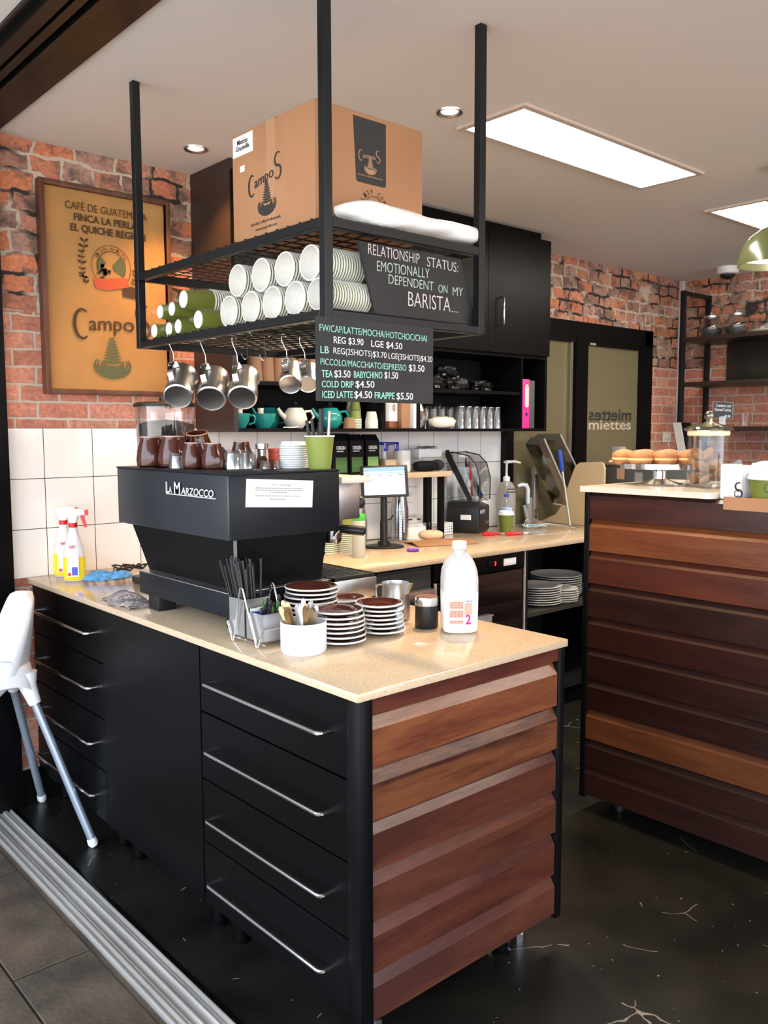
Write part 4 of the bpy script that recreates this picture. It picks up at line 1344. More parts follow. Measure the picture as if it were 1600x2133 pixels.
c = tulip(.050, .100, 'tulip_cup', 'tilted brown tulip cup at the back of the machine top, in front of the hopper', (1.455, 2.575, zt+.010))
c.rotation_euler = (0, math.radians(-14), math.radians(40)); c.location.z = zt+.0125
tulip(.035, .080, 'tulip_cup', 'small brown tulip cup left of its twin in the middle of the machine top', (1.318, 2.375, zt))
tulip(.035, .079, 'tulip_cup', 'small brown tulip cup right of its twin, beside the toy figure', (1.345, 2.300, zt))
tulip(.036, .082, 'tulip_cup', 'small brown tulip cup standing behind the toy figure', (1.520, 2.420, zt))
def tumbler(R, Hh, label, loc, nm='glass'):
    return solo(nm, MB().lathe([(0, 0), (R*.78, 0), (R*.85, .004), (R, Hh), (R*.94, Hh), (R*.78, .010), (0, .008)][::1], seg=28), M['clearcup'], label, 'glass', loc, 'small glasses on the espresso machine')
def tumbler_up(R, Hh, label, loc):
    return solo('glass', MB().lathe([(R*.94, 0), (R, 0), (R*.86, Hh-.004), (R*.78, Hh), (0, Hh), (0, Hh-.006), (R*.74, Hh-.010), (R*.94, 0)], seg=28), M['clearcup'], label, 'glass', loc, 'small glasses on the espresso machine')
tumbler_up(.030, .048, 'small upturned glass between the big and small brown cups', (1.302, 2.440, zt))
tumbler_up(.034, .058, 'small upturned glass right of the toy figure', (1.442, 2.270, zt))
tumbler_up(.030, .058, 'small upturned glass half behind the toy figure', (1.392, 2.262, zt))
tumbler_up(.032, .024, 'low upturned glass in front of the orange tin', (1.485, 2.205, zt))
# small toy figure: generic
t = T('toy_figure', 'tiny toy figure with black cap and yellow body on the machine', 'toy', (1.372, 2.305, zt))
MB().lathe([(0, 0), (.015, 0), (.017, .012), (.014, .030), (.008, .036), (0, .036)], seg=20).build('body', M['toyyellow'], t)
MB().ball((0, 0, .047), .0145, .0145, .014).build('head', M['skin'], t)
MB().lathe([(.0, .068), (.010, .066), (.0155, .058), (.016, .052), (.022, .051), (.022, .049), (.0, .049)], seg=20).build('cap', M['rubber'], t)
t = T('toy_figure', 'second tiny toy figure in black beside the yellow one', 'toy', (1.402, 2.298, zt))
MB().lathe([(0, 0), (.010, 0), (.010, .03), (.006, .034), (0, .034)], seg=16).build('body', M['rubber'], t)
MB().ball((0, 0, .042), .009, .009, .010).build('head', M['skin'], t)
t = T('sugar_shaker', 'small steel topped shaker with brown contents beside the orange tin', 'shaker', (1.520, 2.300, zt))
MB().lathe([(0, 0), (.017, 0), (.017, .026), (.012, .034), (.012, .040), (0, .040)], seg=20).build('jar', M['brownglaze'], t)
MB().lathe([(.012, .036), (.013, .055), (.020, .058), (.020, .074), (0, .075)], seg=20).build('cap', M['chrome'], t)
solo('tin', MB().lathe([(0, 0), (.034, 0), (.034, .046), (.035, .047), (.035, .058), (0, .058)], seg=28), M['orange_label'], 'orange-red tin on the machine top beside the white lids', 'tin', (1.585, 2.300, zt))
# lids
for i in range(11):
    lab = 'white cup lid, ' + ['lowest', 'second', 'third', 'fourth', 'fifth', 'sixth', 'seventh', 'eighth', 'ninth', 'tenth', 'topmost'][i] + ' of the lid stack on the espresso machine'
    mbl = MB().lathe([(.042, 0), (.0435, .0015), (.0435, .004), (.041, .0055), (.0385, .0065), (.036, .0135), (.031, .0142), (.029, .010), (0, .010)], seg=32)
    if i == 0:
        lid0 = solo('coffee_cup_cover', mbl, M['white'], lab, 'lid', (1.560, 2.185, zt), 'white lids stacked on the machine')
    else:
        dup(lid0, (1.560+random.uniform(-.001, .001), 2.185, zt+i*.0068), lab)
# green cup with utensils
t = T('paper_cup', 'lime green paper cup of black-handled tools on the machine', 'cup', (1.588, 2.088, zt-.0003))
R = .0445
MB().lathe([(0, .003), (R*.70, .003), (R*.72, 0), (R*.74, 0), (R*.985, .098), (R*.95, .098), (R*.70, .008), (0, .008)], seg=36).build('cup_wall', M['limegreen'], t)
MB().tube([(R*math.cos(a), R*math.sin(a), .0985) for a in [2*PI*k/36 for k in range(36)]], .0022, 8, True).build('rim', M['cupwhite'], t)
for k, (x, y, dx, dy, h, w_) in enumerate(((-.018, .0, -.012, .004, .055, .006), (-.010, -.01, .004, -.004, .05, .007), (-.022, .01, -.02, .01, .05, .006), (-.002, .012, .01, .002, .045, .006), (.004, -.004, .0, -.002, .085, .0085))):
    solo('utensil', MB().tube([(0, 0, 0), (dx*.5, dy*.5, .06), (dx, dy, .085+h)], [w_*.5, w_*.8, w_*.9], 8), M['rubber'],
         ['black handle leaning at the left in the lime cup', 'black handle in the front of the lime cup', 'black handle at the far left of the lime cup', 'black handle at the back of the lime cup', 'tall black round-ended handle in the lime cup'][k],
         'utensil', (1.588+x*.7, 2.088+y*.7, zt+.0105), 'tools in the lime cup')
solo('thermometer', MB().box(-.0055, -.003, 0, .0055, .003, .165, .002), M['steel'], 'steel blade standing in the lime cup', 'utensil', (1.606, 2.075, zt+.0105), rot=(0, .06, 0))

# ================================================================== THINGS ON THE COFFEE COUNTER
zc = .9003
def spray(label, loc, rz):
    t = T('spray_bottle', label, 'spray bottle', loc, 'yellow cleaning sprays', rz)
    pr = [(0, 0), (.036, 0), (.040, .006), (.041, .05), (.040, .10), (.036, .125), (.022, .17), (.015, .205), (.014, .225)]
    MB().lathe(pr, seg=28, sx=1, sy=.62).build('bottle', M['hdpe'], t)
    y_ = MB().lathe([(0, .0015), (.0355, .0015), (.0405, .006), (.0416, .05), (.0406, .092), (.0, .092)], seg=28, sx=1.004, sy=.628)
    o = y_.build('liquid', M['yellow'], t); o['label'] = 'yellow cleaning liquid'
    l_ = MB()
    l_.box(-.018, -.0272, .020, .024, -.0262, .105)
    lb = l_.build('label', mat('pale_label', (.80, .80, .80), .5), t)
    bc = MB()
    bc.box(-.002, -.0276, .024, .020, -.0272, .056)
    bc.build('barcode', M['blueprint'], lb)
    rd = MB(); rd.box(-.017, -.0276, .022, -.005, -.0272, .034)
    put_text(rd, 'AJAX', (-.010, -.0262, .128), (1, 0, 0), (0, .0, 1), .022, .010, .02)
    rd.build('red_print', M['red'], lb)
    MB().lathe([(.0155, .205), (.0165, .206), (.0165, .222), (.0, .222)], seg=20).build('collar', M['red'], t)
    h = MB()
    h.prism([(-.024, .255), (-.020, .270), (.020, .276), (.046, .268), (.046, .252), (.020, .250), (.012, .222), (-.011, .222), (-.013, .240)], 'y', -.010, .010)
    h.build('trigger_head', M['white'], t, smooth=False)
    MB().prism([(.046, .270), (.056, .272), (.056, .250), (.046, .250)], 'y', -.008, .008).build('nozzle', M['red'], t)
    MB().prism([(.028, .252), (.042, .252), (.043, .236), (.052, .206), (.044, .204), (.034, .232)], 'y', -.006, .006).build('trigger', M['red'], t)
    return t
spray('yellow cleaning spray bottle by the tiles, further left', (1.285, 3.350, zc), math.radians(-32))
spray('yellow cleaning spray bottle in front, next to the blue cloth', (1.272, 3.222, zc), math.radians(-38))
rnd = random.Random(5)
def cloth(fn, label, loc, m, n=(30, 24), name='cloth', th=.003):
    return solo(name, MB().sheet(n[0], n[1], fn, th=th), m, label, 'cloth', loc, sharp=80)
def cl1(u, v):
    x, y = (u-.5)*.17, (v-.5)*.12
    r = math.sqrt((2*u-1)**2+(2*v-1)**2)
    h = .030*max(0, 1-r*r*.8)*(.65+.5*math.sin(11*u+5*v)*math.sin(7*v+2*u+1))+.006*math.sin(23*u)*math.sin(17*v)
    k = 1 if r < 1 else 1/r
    return (x*k*1.15, y*k*1.15, max(.0035, h+.006))
cloth(cl1, 'crumpled blue cleaning cloth on the counter beside the spray bottles', (1.385, 3.185, zc), M['bluecloth'])
def cl2(u, v):
    x = (u-.5)*.10
    y = (v-.5)*.22
    h = .036*math.sin(PI*v)*(.7+.4*math.sin(9*v+4*u))*(math.sin(PI*u)**.5)
    return (x+.012*math.sin(9*v), y, max(.0035, h+.004*math.sin(31*v+9*u)+.004))
cloth(cl2, 'grey patterned rag on the counter edge by the machine foot', (1.228, 2.672, zc), M['greycloth'])
def cl3(u, v):
    a = 2*PI*u
    r = .028*(1+.25*math.sin(5*a+6*v))
    return (r*math.cos(a), (v-.5)*.10, .034+r*math.sin(a)*1.05)
solo('cloth', MB().sheet(26, 14, cl3), M['greycloth'], 'rolled grey patterned rag on the drip tray of the machine', 'cloth', (1.690, 2.29, 1.0235), sharp=80)
cb_ = MB()
pts = [Vector((.07*math.sin(k*.8)*(1-.006*k)+.05, .03*math.cos(k*1.3), .006+.010*(k % 3))) for k in range(26)]
cb_.tube(pts, .0035, 6)
solo('cable', cb_, M['rubber'], 'bundle of black cable on the counter behind the machine', 'cable', (1.480, 3.30, zc))

# cutlery caddy
t = T('caddy', 'steel wire caddy with straws and sugar sachets at the counter edge', 'caddy', (1.262, 1.905, zc), None, math.radians(2))
w = MB()
r = .0028
def zig(x):
    return [(x, .105, .052), (x, .082, .003), (x, .0765, .003), (x, .042, .150), (x, .036, .152), (x, .030, .150), (x, -.030, .003), (x, -.036, .003), (x, -.060, .052)]
w.tube(zig(-.050), r, 8); w.tube(zig(.050), r, 8)
w.tube([(-.050, .105, .052), (.050, .105, .052)], r*.8, 6); w.tube([(-.050, -.060, .052), (.050, -.060, .052)], r*.8, 6)
for y in (.080, .028, -.033):
    w.tube([(-.052, y, .014), (.052, y, .014)], r*.7, 6)
w.tube([(-.046, .11, .012), (-.046, -.06, .012)], r*.7, 6); w.tube([(.046, .11, .012), (.046, -.06, .012)], r*.7, 6)
w.build('wire_frame', M['chrome'], t)
def tin(x0, x1, y0, y1, h):
    m_ = MB()
    th = .0012
    m_.box(x0, y0, .016, x1, y1, .018)
    m_.box(x0, y0, .016, x0+th, y1, h).box(x1-th, y0, .016, x1, y1, h).box(x0, y0, .016, x1, y0+th, h).box(x0, y1-th, .016, x1, y1, h)
    return m_
tin(-.042, .042, .036, .108, .118).build('tin', M['steel'], t)
tin(-.042, .042, -.048, .028, .090).build('tin', M['steel'], t)
rnd = random.Random(11)
Ry = Matrix.Rotation(math.radians(2), 4, 'Z')
for i in range(34):
    x = rnd.uniform(-.034, .034); y = rnd.uniform(.046, .100)
    dy = (y-.060)*.75+rnd.uniform(-.005, .025)+.022; dx = x*.5+rnd.uniform(-.006, .006)
    p0 = Ry @ Vector((x*.8, .045+(y-.045)*.7, .022))
    s_ = MB().tube([(0, 0, 0), (dx, dy, .188+rnd.uniform(-.02, .014))], .0032, 6)
    ringp = MB()
    solo('straw', s_, M['rubber'], 'black straw in the tall steel tin of the caddy', 'straw', Vector((1.262, 1.905, zc))+p0, 'black straws in the caddy')
for i in range(7):
    m_ = MB().box(-.011, -.0012, 0, .011, .0012, .078, 0)
    o = MB().box(-.0112, -.0014, .052, .0112, .0014, .070)
    p0 = Ry @ Vector((-.030+.009*i, .018-.0045*(i % 3), .0185))
    s_ = solo('sugar_sachet', m_, M['paper'], 'white and blue sugar sachet in the short caddy tin', 'sachet', Vector((1.262, 1.905, zc))+p0, 'sugar sachets in the caddy', rot=(rnd.uniform(-.05, .05), rnd.uniform(-.08, .08), rnd.uniform(-.2, .2)))
    o.build('blue_print', M['blueprint'], s_)
for i in range(11):
    p0 = Ry @ Vector((-.028+.0055*i, -.024-.010*(i % 2), .0185))
    m_ = MB().tube([(0, 0, 0), (rnd.uniform(-.01, .01), rnd.uniform(-.012, .012), .088+rnd.uniform(-.012, .02))], [.002, .0035], 6)
    tip = m_.v[-1]
    m_.ball((m_.v[-3].x, m_.v[-3].y, m_.v[-3].z), .006, .004, .011, 10, 8)
    solo('teaspoon', m_, M['rubber'] if i % 4 else M['leafgreen'], ('black handled spoon in the short caddy tin' if i % 4 else 'green ended spoon in the short caddy tin'), 'spoon', Vector((1.262, 1.905, zc))+p0, 'black handled spoons in the caddy' if i % 4 else 'green ended spoons in the caddy')

# white tub of spoons
t = T('tub', 'round white tub full of spoon handles at the counter edge', 'tub', (1.290, 1.772, zc))
R = .0595
MB().lathe([(0, 0), (R*.93, 0), (R*.97, .004), (R, .010), (R, .078), (R*.985, .080), (R*.95, .079), (R*.94, .012), (0, .010)], seg=44).build('wall', mat('white_tub', (.80, .82, .88), .3), t)
rnd = random.Random(21)
for i in range(22):
    a = rnd.uniform(0, 2*PI); rr = rnd.uniform(.005, .042)
    x, y = rr*math.cos(a)-.004, rr*math.sin(a)
    # lean: handles fan towards the rim
    lean = Vector((x*1.0+rnd.uniform(-.012, .012)-.004, y*1.0+.012+rnd.uniform(-.01, .01), 0))
    h = .105+rnd.uniform(-.012, .014)
    d = Vector((lean.x, lean.y, h))
    side = d.cross(Vector((-.66, -.75, 0))).normalized()
    nn = side.cross(d).normalized()
    vs, fs = [], []
    for k, (tt, wd) in enumerate(((0, .0025), (.35, .0028), (.62, .0045), (.85, .0068), (.95, .006), (1.0, .0022))):
        c_ = d*tt
        for sg1, sg2 in ((1, 1), (-1, 1), (-1, -1), (1, -1)):
            vs.append(c_+side*wd*sg1+nn*.0009*sg2)
    for k in range(5):
        for q_ in range(4):
            fs.append((4*k+q_, 4*k+(q_+1) % 4, 4*k+4+(q_+1) % 4, 4*k+4+q_))
    fs.append((20, 21, 22, 23))
    warm = x < 0.004
    solo('spoon', MB().add(vs, fs), M['brass'] if warm else M['spoonsteel'], ('warm brassy spoon handle sticking out of the white tub' if warm else 'grey steel spoon handle sticking out of the white tub'),
         'spoon', (1.290+x*.72, 1.772+y*.72, zc+.0108), 'brassy spoons in the white tub' if warm else 'steel spoons in the white tub')

# saucers
def saucer_mb(R):
    return MB().lathe([(0, 0, 0), (R*.52, 0, 0), (R*.56, .003, 0), (R*.90, .0105, 1), (R, .0135, 1), (R*1.0, .0172, 1), (R*.96, .0176, 0), (R*.6, .0080, 0), (R*.5, .0055, 0), (0, .0055, 0)], seg=44)
ORD = ['lowest', 'second', 'third', 'fourth', 'fifth', 'sixth', 'seventh', 'eighth', 'ninth', 'tenth', 'eleventh']
saucer0 = {}
rnd = random.Random(2)
def stack(x, y, R, n, where, pitch=.0128, drift=(0, 0)):
    for i in range(n):
        lab = ('topmost' if i == n-1 else ORD[i]+('' if i == 0 else ' from the bottom')) + ' brown white-rimmed saucer in the ' + where
        loc = (x+rnd.uniform(-.004, .004)+drift[0]*i, y+rnd.uniform(-.004, .004)+drift[1]*i, zc+i*pitch)
        k = round(R, 3)
        if k not in saucer0:
            saucer0[k] = solo('saucer', saucer_mb(R), [M['brownglaze'], M['whitegloss']], lab, 'saucer', loc, 'brown saucers stacked on the counter')
        else:
            dup(saucer0[k], loc, lab)
stack(1.436, 1.935, .0755, 10, 'tall stack behind the spoon tub')
stack(1.415, 1.775, .0690, 7, 'front stack beside the spoon tub', drift=(-.001, .0006))
stack(1.566, 1.784, .0660, 7, 'right stack near the steel jug', pitch=.0122, drift=(-.0012, 0))
stack(1.560, 1.945, .0690, 6, 'short stack behind the others', pitch=.0128)

# steel jug
t = T('milk_jug', 'steel milk jug standing on the counter behind the right saucers', 'milk jug', (1.722, 1.895, zc), None, math.radians(105))
R, L = .044, .112
MB().lathe([(0, .002), (R*.9, 0), (R, .006), (R, .03), (R*.93, .075), (R*.90, .098), (R*.95, L), (R*.92, L), (R*.87, .098), (R*.96, .03), (R*.95, .012), (0, .01)], seg=40).build('body', M['steel'], t)
MB().prism([(-R*.80, .070), (-R*1.32, L+.002), (-R*.9, L)], 'y', -.009, .009).build('spout', M['steel'], t)
MB().tube([(R*.9, 0, L-.008), (R*1.5, 0, L-.012), (R*1.62, 0, L-.03), (R*1.5, 0, .040), (R*.98, 0, .028)], .0045, 8).build('handle', M['chrome'], t)
# chocolate shaker
t = T('shaker', 'black chocolate shaker with a shiny copper-toned lid', 'shaker', (1.716, 1.755, zc))
R = .0335
MB().lathe([(0, 0), (R*.95, 0), (R, .003), (R, .066), (0, .066)], seg=36).build('body', M['rubber'], t)
MB().lathe([(R*1.01, .066), (R*1.03, .068), (R*1.03, .084), (R*.98, .090), (0, .091)], seg=36).build('lid', M['chrome'], t)
tp = MB().lathe([(R*.93, .0906), (R*.90, .0918), (0, .0920)], seg=36)
tp.build('lid_mesh', mat('copper_lid', (.60, .32, .22), .3, .8), t)
# milk bottle
t = T('milk_bottle', 'two litre plastic milk bottle half full, at the right end of the counter', 'milk bottle', (1.754, 1.662, zc), None, math.radians(-38))
def sq(a, p=.38):
    return math.copysign(abs(math.cos(a))**p, math.cos(a)), math.copysign(abs(math.sin(a))**p, math.sin(a))
secs = [(0, .040, .8), (.004, .047, .5), (.012, .050, .42), (.10, .0515, .42), (.150, .0515, .42), (.176, .0490, .48), (.198, .042, .62), (.214, .032, .85), (.224, .022, 1), (.230, .0185, 1), (.240, .018, 1)]
def loft(secs, seg=40, off=0):
    mb = MB(); vs = []; fs = []
    for z, r_, p_ in secs:
        for k in range(seg):
            a = 2*PI*k/seg
            c_, s_ = sq(a, p_)
            vs.append(((r_+off)*c_*.98, (r_+off)*s_*.98, z))
    n = len(secs)
    for i in range(n-1):
        for k in range(seg):
            k2 = (k+1) % seg
            fs.append((i*seg+k, i*seg+k2, (i+1)*seg+k2, (i+1)*seg+k))
    fs.append(list(range(seg))[::-1]); fs.append([(n-1)*seg+k for k in range(seg)])
    return mb.add(vs, fs)
ms = [s_ for s_ in secs if s_[0] <= .11]+[(.118, .0515, .42)]
o = loft(ms).build('milk', M['milk'], t)
o['label'] = 'white milk filling the lower half'
up_s = [(.1182, .0515, .42)]+[s_ for s_ in secs if s_[0] > .12]
loft(up_s).build('bottle_upper', mat('empty_bottle', (.80, .79, .76), .3, trans=.35), t)
cap = MB().lathe([(0, .256), (.019, .256), (.0205, .253), (.0205, .238), (.0205, .236), (0, .236)], seg=32)
cap.build('cap', mat('pink_white_cap', (.86, .76, .72), .4), t)
MB().lathe([(.0190, .2325), (.0215, .233), (.0215, .236), (.0190, .2365)], seg=32).build('cap_ring', mat('cap_ring', (.70, .45, .36), .5), t)
lb = MB(); lb.box(-.036, -.0512, .028, .030, -.0500, .098)
l_ = lb.build('label', M['white'], t); l_['label'] = 'printed milk label'
pz = MB()
pz.box(-.034, -.0516, .072, .004, -.0512, .094).box(.007, -.0516, .056, .029, -.0512, .090).box(-.034, -.0516, .048, .004, -.0512, .069).box(-.034, -.0516, .030, .004, -.0512, .040)
pz.build('label_panels', M['label'], l_)
pl = MB()
for z in (.088, .082, .076, .064, .058, .052, .036):
    for x in (-.032, -.022, -.012, -.003):
        pl.box(x, -.0519, z, x+.007, -.0516, z+.0025)
pl.build('label_print', M['labeld'], l_)
tw = MB(); put_text(tw, '2', (.010, -.0518, .030), (1, 0, 0), (0, 0, 1), .016, .024, .025)
tw.build('numeral', M['magenta'], l_)
tw = MB(); put_text(tw, 'Original', (.004, -.0518, .0925), (1, 0, 0), (0, 0, 1), .025, .006, .0)
tw.build('lettering', M['blueprint'], l_)

# ================================================================== BACK COUNTER THINGS
FACE = math.radians(-41.5)
t = T('till_screen', 'white-screened tablet till on a black pole stand', 'tablet', (2.768, 3.130, zc), None, math.radians(-36))
MB().lathe([(0, 0), (.095, 0), (.100, .004), (.098, .010), (.06, .016), (0, .018)], seg=40, sy=.72).build('base', M['rubber'], t)
MB().lathe([(0, .016), (.030, .016), (.030, .030), (.019, .034), (.019, .13), (.0165, .132), (.0165, .25), (0, .25)], seg=24).build('pole', M['rubber'], t)
MB().tube([(.018, -.01, .135), (.035, -.01, .14), (.045, -.012, .16)], .004, 6).build('cable_clip', M['rubber'], t)
Xs = Matrix.Translation((0, -.035, .325)) @ Matrix.Rotation(math.radians(-14), 4, 'X') @ Matrix.Rotation(math.radians(-1.5), 4, 'Y')
MB().box(-.115, -.005, -.078, .115, .006, .078, .005, X=Xs).box(-.03, .006, -.06, .03, .03, .0, .004, X=Xs).build('case', M['rubber'], t)
s_ = MB().box(-.099, -.0062, -.066, .099, -.0050, .068, X=Xs).build('screen', M['screen'], t)
MB().box(-.099, -.0070, .048, .099, -.0062, .068, X=Xs).box(-.099, -.0070, .038, .099, -.0062, .042, X=Xs).build('menu_bars', M['screenbar'], s_)
t2_ = MB()
for x in (-.09, -.03, .02, .07):
    t2_.box(x, -.0070, .028, x+.02, -.0062, .031, X=Xs)
t2_.build('menu_marks', M['greybox'], s_)

# stacks of green striped cups upside down
def cup_stack(x, y, R, n, where, pitch=.0092, grp='green striped cups on the back counter'):
    k = ('u', R)
    for i in range(n):
        lab = ('topmost' if i == n-1 else ORD2[i]) + ' upturned green paper cup in the ' + where
        loc = (x, y, zc+i*pitch)
        if k not in sleeve.c:
            m_ = MB().lathe([(R*.965, 0.001, 0), (R+.0015, 0, 0), (R+.0022, .002, 0), (R+.0015, .0042, 0), (R*.985, .0044, 1), (R*.70, .085, 1), (R*.66, .086, 0), (R*.63, .080, 0), (0, .080, 0)], seg=28)
            o = solo('paper_cup', m_, [M['cupwhite'], M['limegreen']], lab, 'cup', loc, grp)
            sleeve.c[k] = o
        else:
            dup(sleeve.c[k], loc, lab)
ORD2 = ['lowest', 'second', 'third', 'fourth', 'fifth', 'sixth', 'seventh', 'eighth', 'ninth', 'tenth', 'eleventh', 'twelfth', 'thirteenth', 'fourteenth', 'fifteenth', 'sixteenth']
cup_stack(2.455, 3.165, .038, 13, 'left striped cup stack behind the espresso machine')
cup_stack(2.520, 3.115, .038, 13, 'right striped cup stack beside the green-capped bottle')
t = T('water_bottle', 'frosted drinking bottle with a bright green cap on the back counter', 'bottle', (2.462, 2.955, zc))
R = .031
MB().lathe([(0, 0), (R*.92, 0), (R, .006), (R*.97, .09), (R, .165), (R*.9, .172), (0, .172)], seg=32).build('body', mat('frosted_bottle', (.66, .70, .62), .35, trans=.35), t)
MB().lathe([(R*.98, .168), (R*1.02, .170), (R*1.0, .196), (0, .196)], seg=32).build('cap', M['capgreen'], t)
mk = MB()
ribbon(mk, [(.016, .03), (.021, .045), (.014, .06), (.02, .075), (.02, .10), (.024, .12)], .0025, (0, -.0315, 0), (1, 0, 0), (0, 0, 1))
for p in mk.v:
    a = p.x/R
    p.xyz = (R*1.01*math.sin(a), -R*1.01*math.cos(a), p.z)
o = mk.build('pen_mark', M['ink'], t)
# clear plastic cup towers
for i, (x, y, n, h) in enumerate(((2.745, 3.300, 9, .055), (3.030, 3.300, 12, .07))):
    where = ['left of the till pole', 'right of the till pole'][i]
    for j in range(n):
        lab = ('topmost' if j == n-1 else ORD2[j])+' clear plastic cup in the tower '+where
        loc = (x, y, zc+j*.0135)
        kk = 'clear'
        if kk not in sleeve.c:
            R = .047
            sleeve.c[kk] = solo('plastic_cup', MB().lathe([(R, 0), (R+.002, .002), (R, .004), (R*.66, .115), (0, .116)], seg=28), M['clearcup'], lab, 'cup', loc, 'clear plastic cups on the back counter')
        else:
            dup(sleeve.c[kk], loc, lab)
t = T('screwdriver', 'purple handled screwdriver lying on the back counter', 'screwdriver', (2.70, 2.975, zc), None, math.radians(-42))
MB().tube([(.055, 0, .009), (.062, 0, .009), (.07, 0, .009), (.10, 0, .009), (.112, 0, .009), (.115, 0, .009)], [.005, .008, .0075, .0088, .007, .002], 10).build('handle', M['purple'], t)
MB().tube([(-.025, 0, .0045), (.056, 0, .009)], .0016, 6).build('shaft', M['steel'], t)
# white docket box and basket
t = T('docket_box', 'clear lidded box of white dockets under the raised shelf', 'box', (3.13, 3.30, zc), None, math.radians(-18))
bx = MB()
bx.prism([(-.05, 0), (.05, 0), (.05, .105), (-.05, .065)], 'x', -.062, .062)
bx.build('dockets', M['paper'], t, smooth=False)
MB().prism([(-.053, .064), (.053, .106), (.053, .122), (-.02, .118), (-.053, .085)], 'x', -.068, .068).build('lid', M['clear'], t, smooth=False)
MB().box(-.04, -.025, .098, -.02, -.020, .106).box(.01, -.025, .098, .03, -.020, .106).build('clip', M['ink'], t)
bk = MB()
bk.box(-.06, -.04, 0, .06, .04, .003)
for k in range(9):
    x = -.06+.015*k
    bk.box(x-.003, -.042, 0, x+.003, -.040, .062).box(x-.003, .040, 0, x+.003, .042, .062)
for k in range(6):
    y = -.04+.016*k
    bk.box(-.062, y-.003, 0, -.060, y+.003, .062).box(.060, y-.003, 0, .062, y+.003, .062)
for z in (.004, .018, .032, .046, .058):
    bk.box(-.062, -.043, z, .062, -.041, z+.006).box(-.062, .041, z, .062, .043, z+.006).box(-.063, -.042, z, -.061, .042, z+.006).box(.061, -.042, z, .063, .042, z+.006)
solo('basket', bk, M['white'], 'small white plastic lattice basket behind the bread roll', 'basket', (3.36, 3.335, zc), smooth=False)
# paper bag and bread roll
def bagf(u, v):
    x, y = (u-.5)*.33, (v-.5)*.20
    return (x, y, .004+.010*abs(math.sin(7*u+4*v))*math.sin(PI*v)+.012*max(0, 1-abs(u-.5)*3)*math.sin(PI*v))
solo('paper_bag', MB().sheet(22, 14, bagf, th=.003), M['kraft'], 'flat brown paper bag under the bread roll on the back counter', 'bag', (3.085, 3.055, zc+.001), rz=math.radians(-20), sharp=80)
rl = MB().ball((0, 0, .026), .066, .036, .026, 28, 16, pw=.85)
solo('bread_roll', rl, M['bread'], 'pale bread roll lying on the brown paper bag', 'bread roll', (3.085, 3.125, zc+.010), rz=math.radians(-30))
# handwritten sheet on the tiles
t = T('paper_note', 'white sheet with handwriting taped under the raised shelf', 'note', (3.095, 3.400, 1.01))
MB().box(0, 0, 0, .22, .002, .21).build('sheet', M['paper'], t)
hw_ = MB()
rnd = random.Random(9)
for z, a, b in ((.185, .05, .09), (.155, .075, .16), (.118, .03, .12), (.105, .06, .11), (.070, .03, .12)):
    pts = []
    x = a
    while x < b:
        pts.append((x, z+rnd.uniform(-.004, .005))); x += .003
    ribbon(hw_, pts, .0014, (0, -.0003, 0), (1, 0, 0), (0, 0, 1))
hw_.build('handwriting', M['ink'], t)

# blender with sound hood
t = T('blender', 'black bar blender with a clear tilted sound hood', 'blender', (3.580, 3.325, zc), None, math.radians(25))
MB().box(-.105, -.095, 0, .105, .095, .150, .012).build('base', M['rubber'], t)
MB().prism([(-.095, .110), (-.075, .150), (-.02, .172), (.09, .172), (.09, .15)], 'x', -.100, .100).build('control_deck', M['rubber'], t, smooth=False)
MB().box(.030, -.0975, .040, .085, -.094, .058, .002).build('name_plate', M['brass'], t)
kp = MB().box(-.085, -.099, .108, .0, -.094, .128, .002)
kp.build('keypad', M['grey'], t)
MB().box(-.108, -.05, .075, -.104, .01, .102).build('sticker', M['paper'], t)
# hood: side outline in the (y, z) plane
out = [(-.095, .178), (-.098, .30), (-.075, .385), (-.03, .430), (.05, .447), (.095, .445), (.095, .40), (.095, .178)]
hd_ = MB().prism(out, 'x', -.100, .100)
hd_.build('sound_hood', M['smoke'], t, smooth=False)
fr = MB()
for x in (-.102, .102):
    fr.tube([(x, y, z) for y, z in out[:6]], .0035, 8)
fr.tube([(-.102, .095, .445), (.102, .095, .445)], .0035, 8)
fr.tube([(-.102, .05, .447), (.102, .05, .447)], .0022, 6)
fr.build('hood_edge', M['rubber'], t)
arm = MB()
for x in (-.105, .105):
    arm.prism([(.10, .425), (.10, .460), (.082, .462), (-.060, .185), (-.035, .175)], 'x', x-.004, x+.004)
arm.build('hood_arm', M['rubber'], t, smooth=False)
jg = MB().lathe([(.050, .175), (.055, .18), (.070, .36), (.067, .36), (.052, .185), (0, .183)], (-.01, .005, 0), 4)
jg.build('blender_jug', M['clear'], t)
sp_ = MB().box(-.066, -.032, .20, -.052, -.026, .40, .003, X=Matrix.Rotation(.0, 4, 'X')).box(-.048, -.032, .20, -.036, -.026, .37, .003)
for p in sp_.v:
    p.x += (.40-p.z)*.28-.02; 
solo('spatula', sp_, M['red'], 'red spatulas standing inside the blender hood', 'spatula', (3.580, 3.325, zc), rz=math.radians(25))
MB().tube([(.08, -.09, .172), (.02, -.09, .19)], .004, 6).build('latch', M['steel'], t)
cbm = MB().tube([(0, 0, .004), (.03, .03, .02), (.06, .03, .055), (.10, .02, .03), (.15, -.01, .004), (.20, -.03, .004)], .0035, 6)
solo('power_cable', cbm, M['rubber'], 'thin black cable beside the blender', 'cable', (3.25, 3.33, zc))

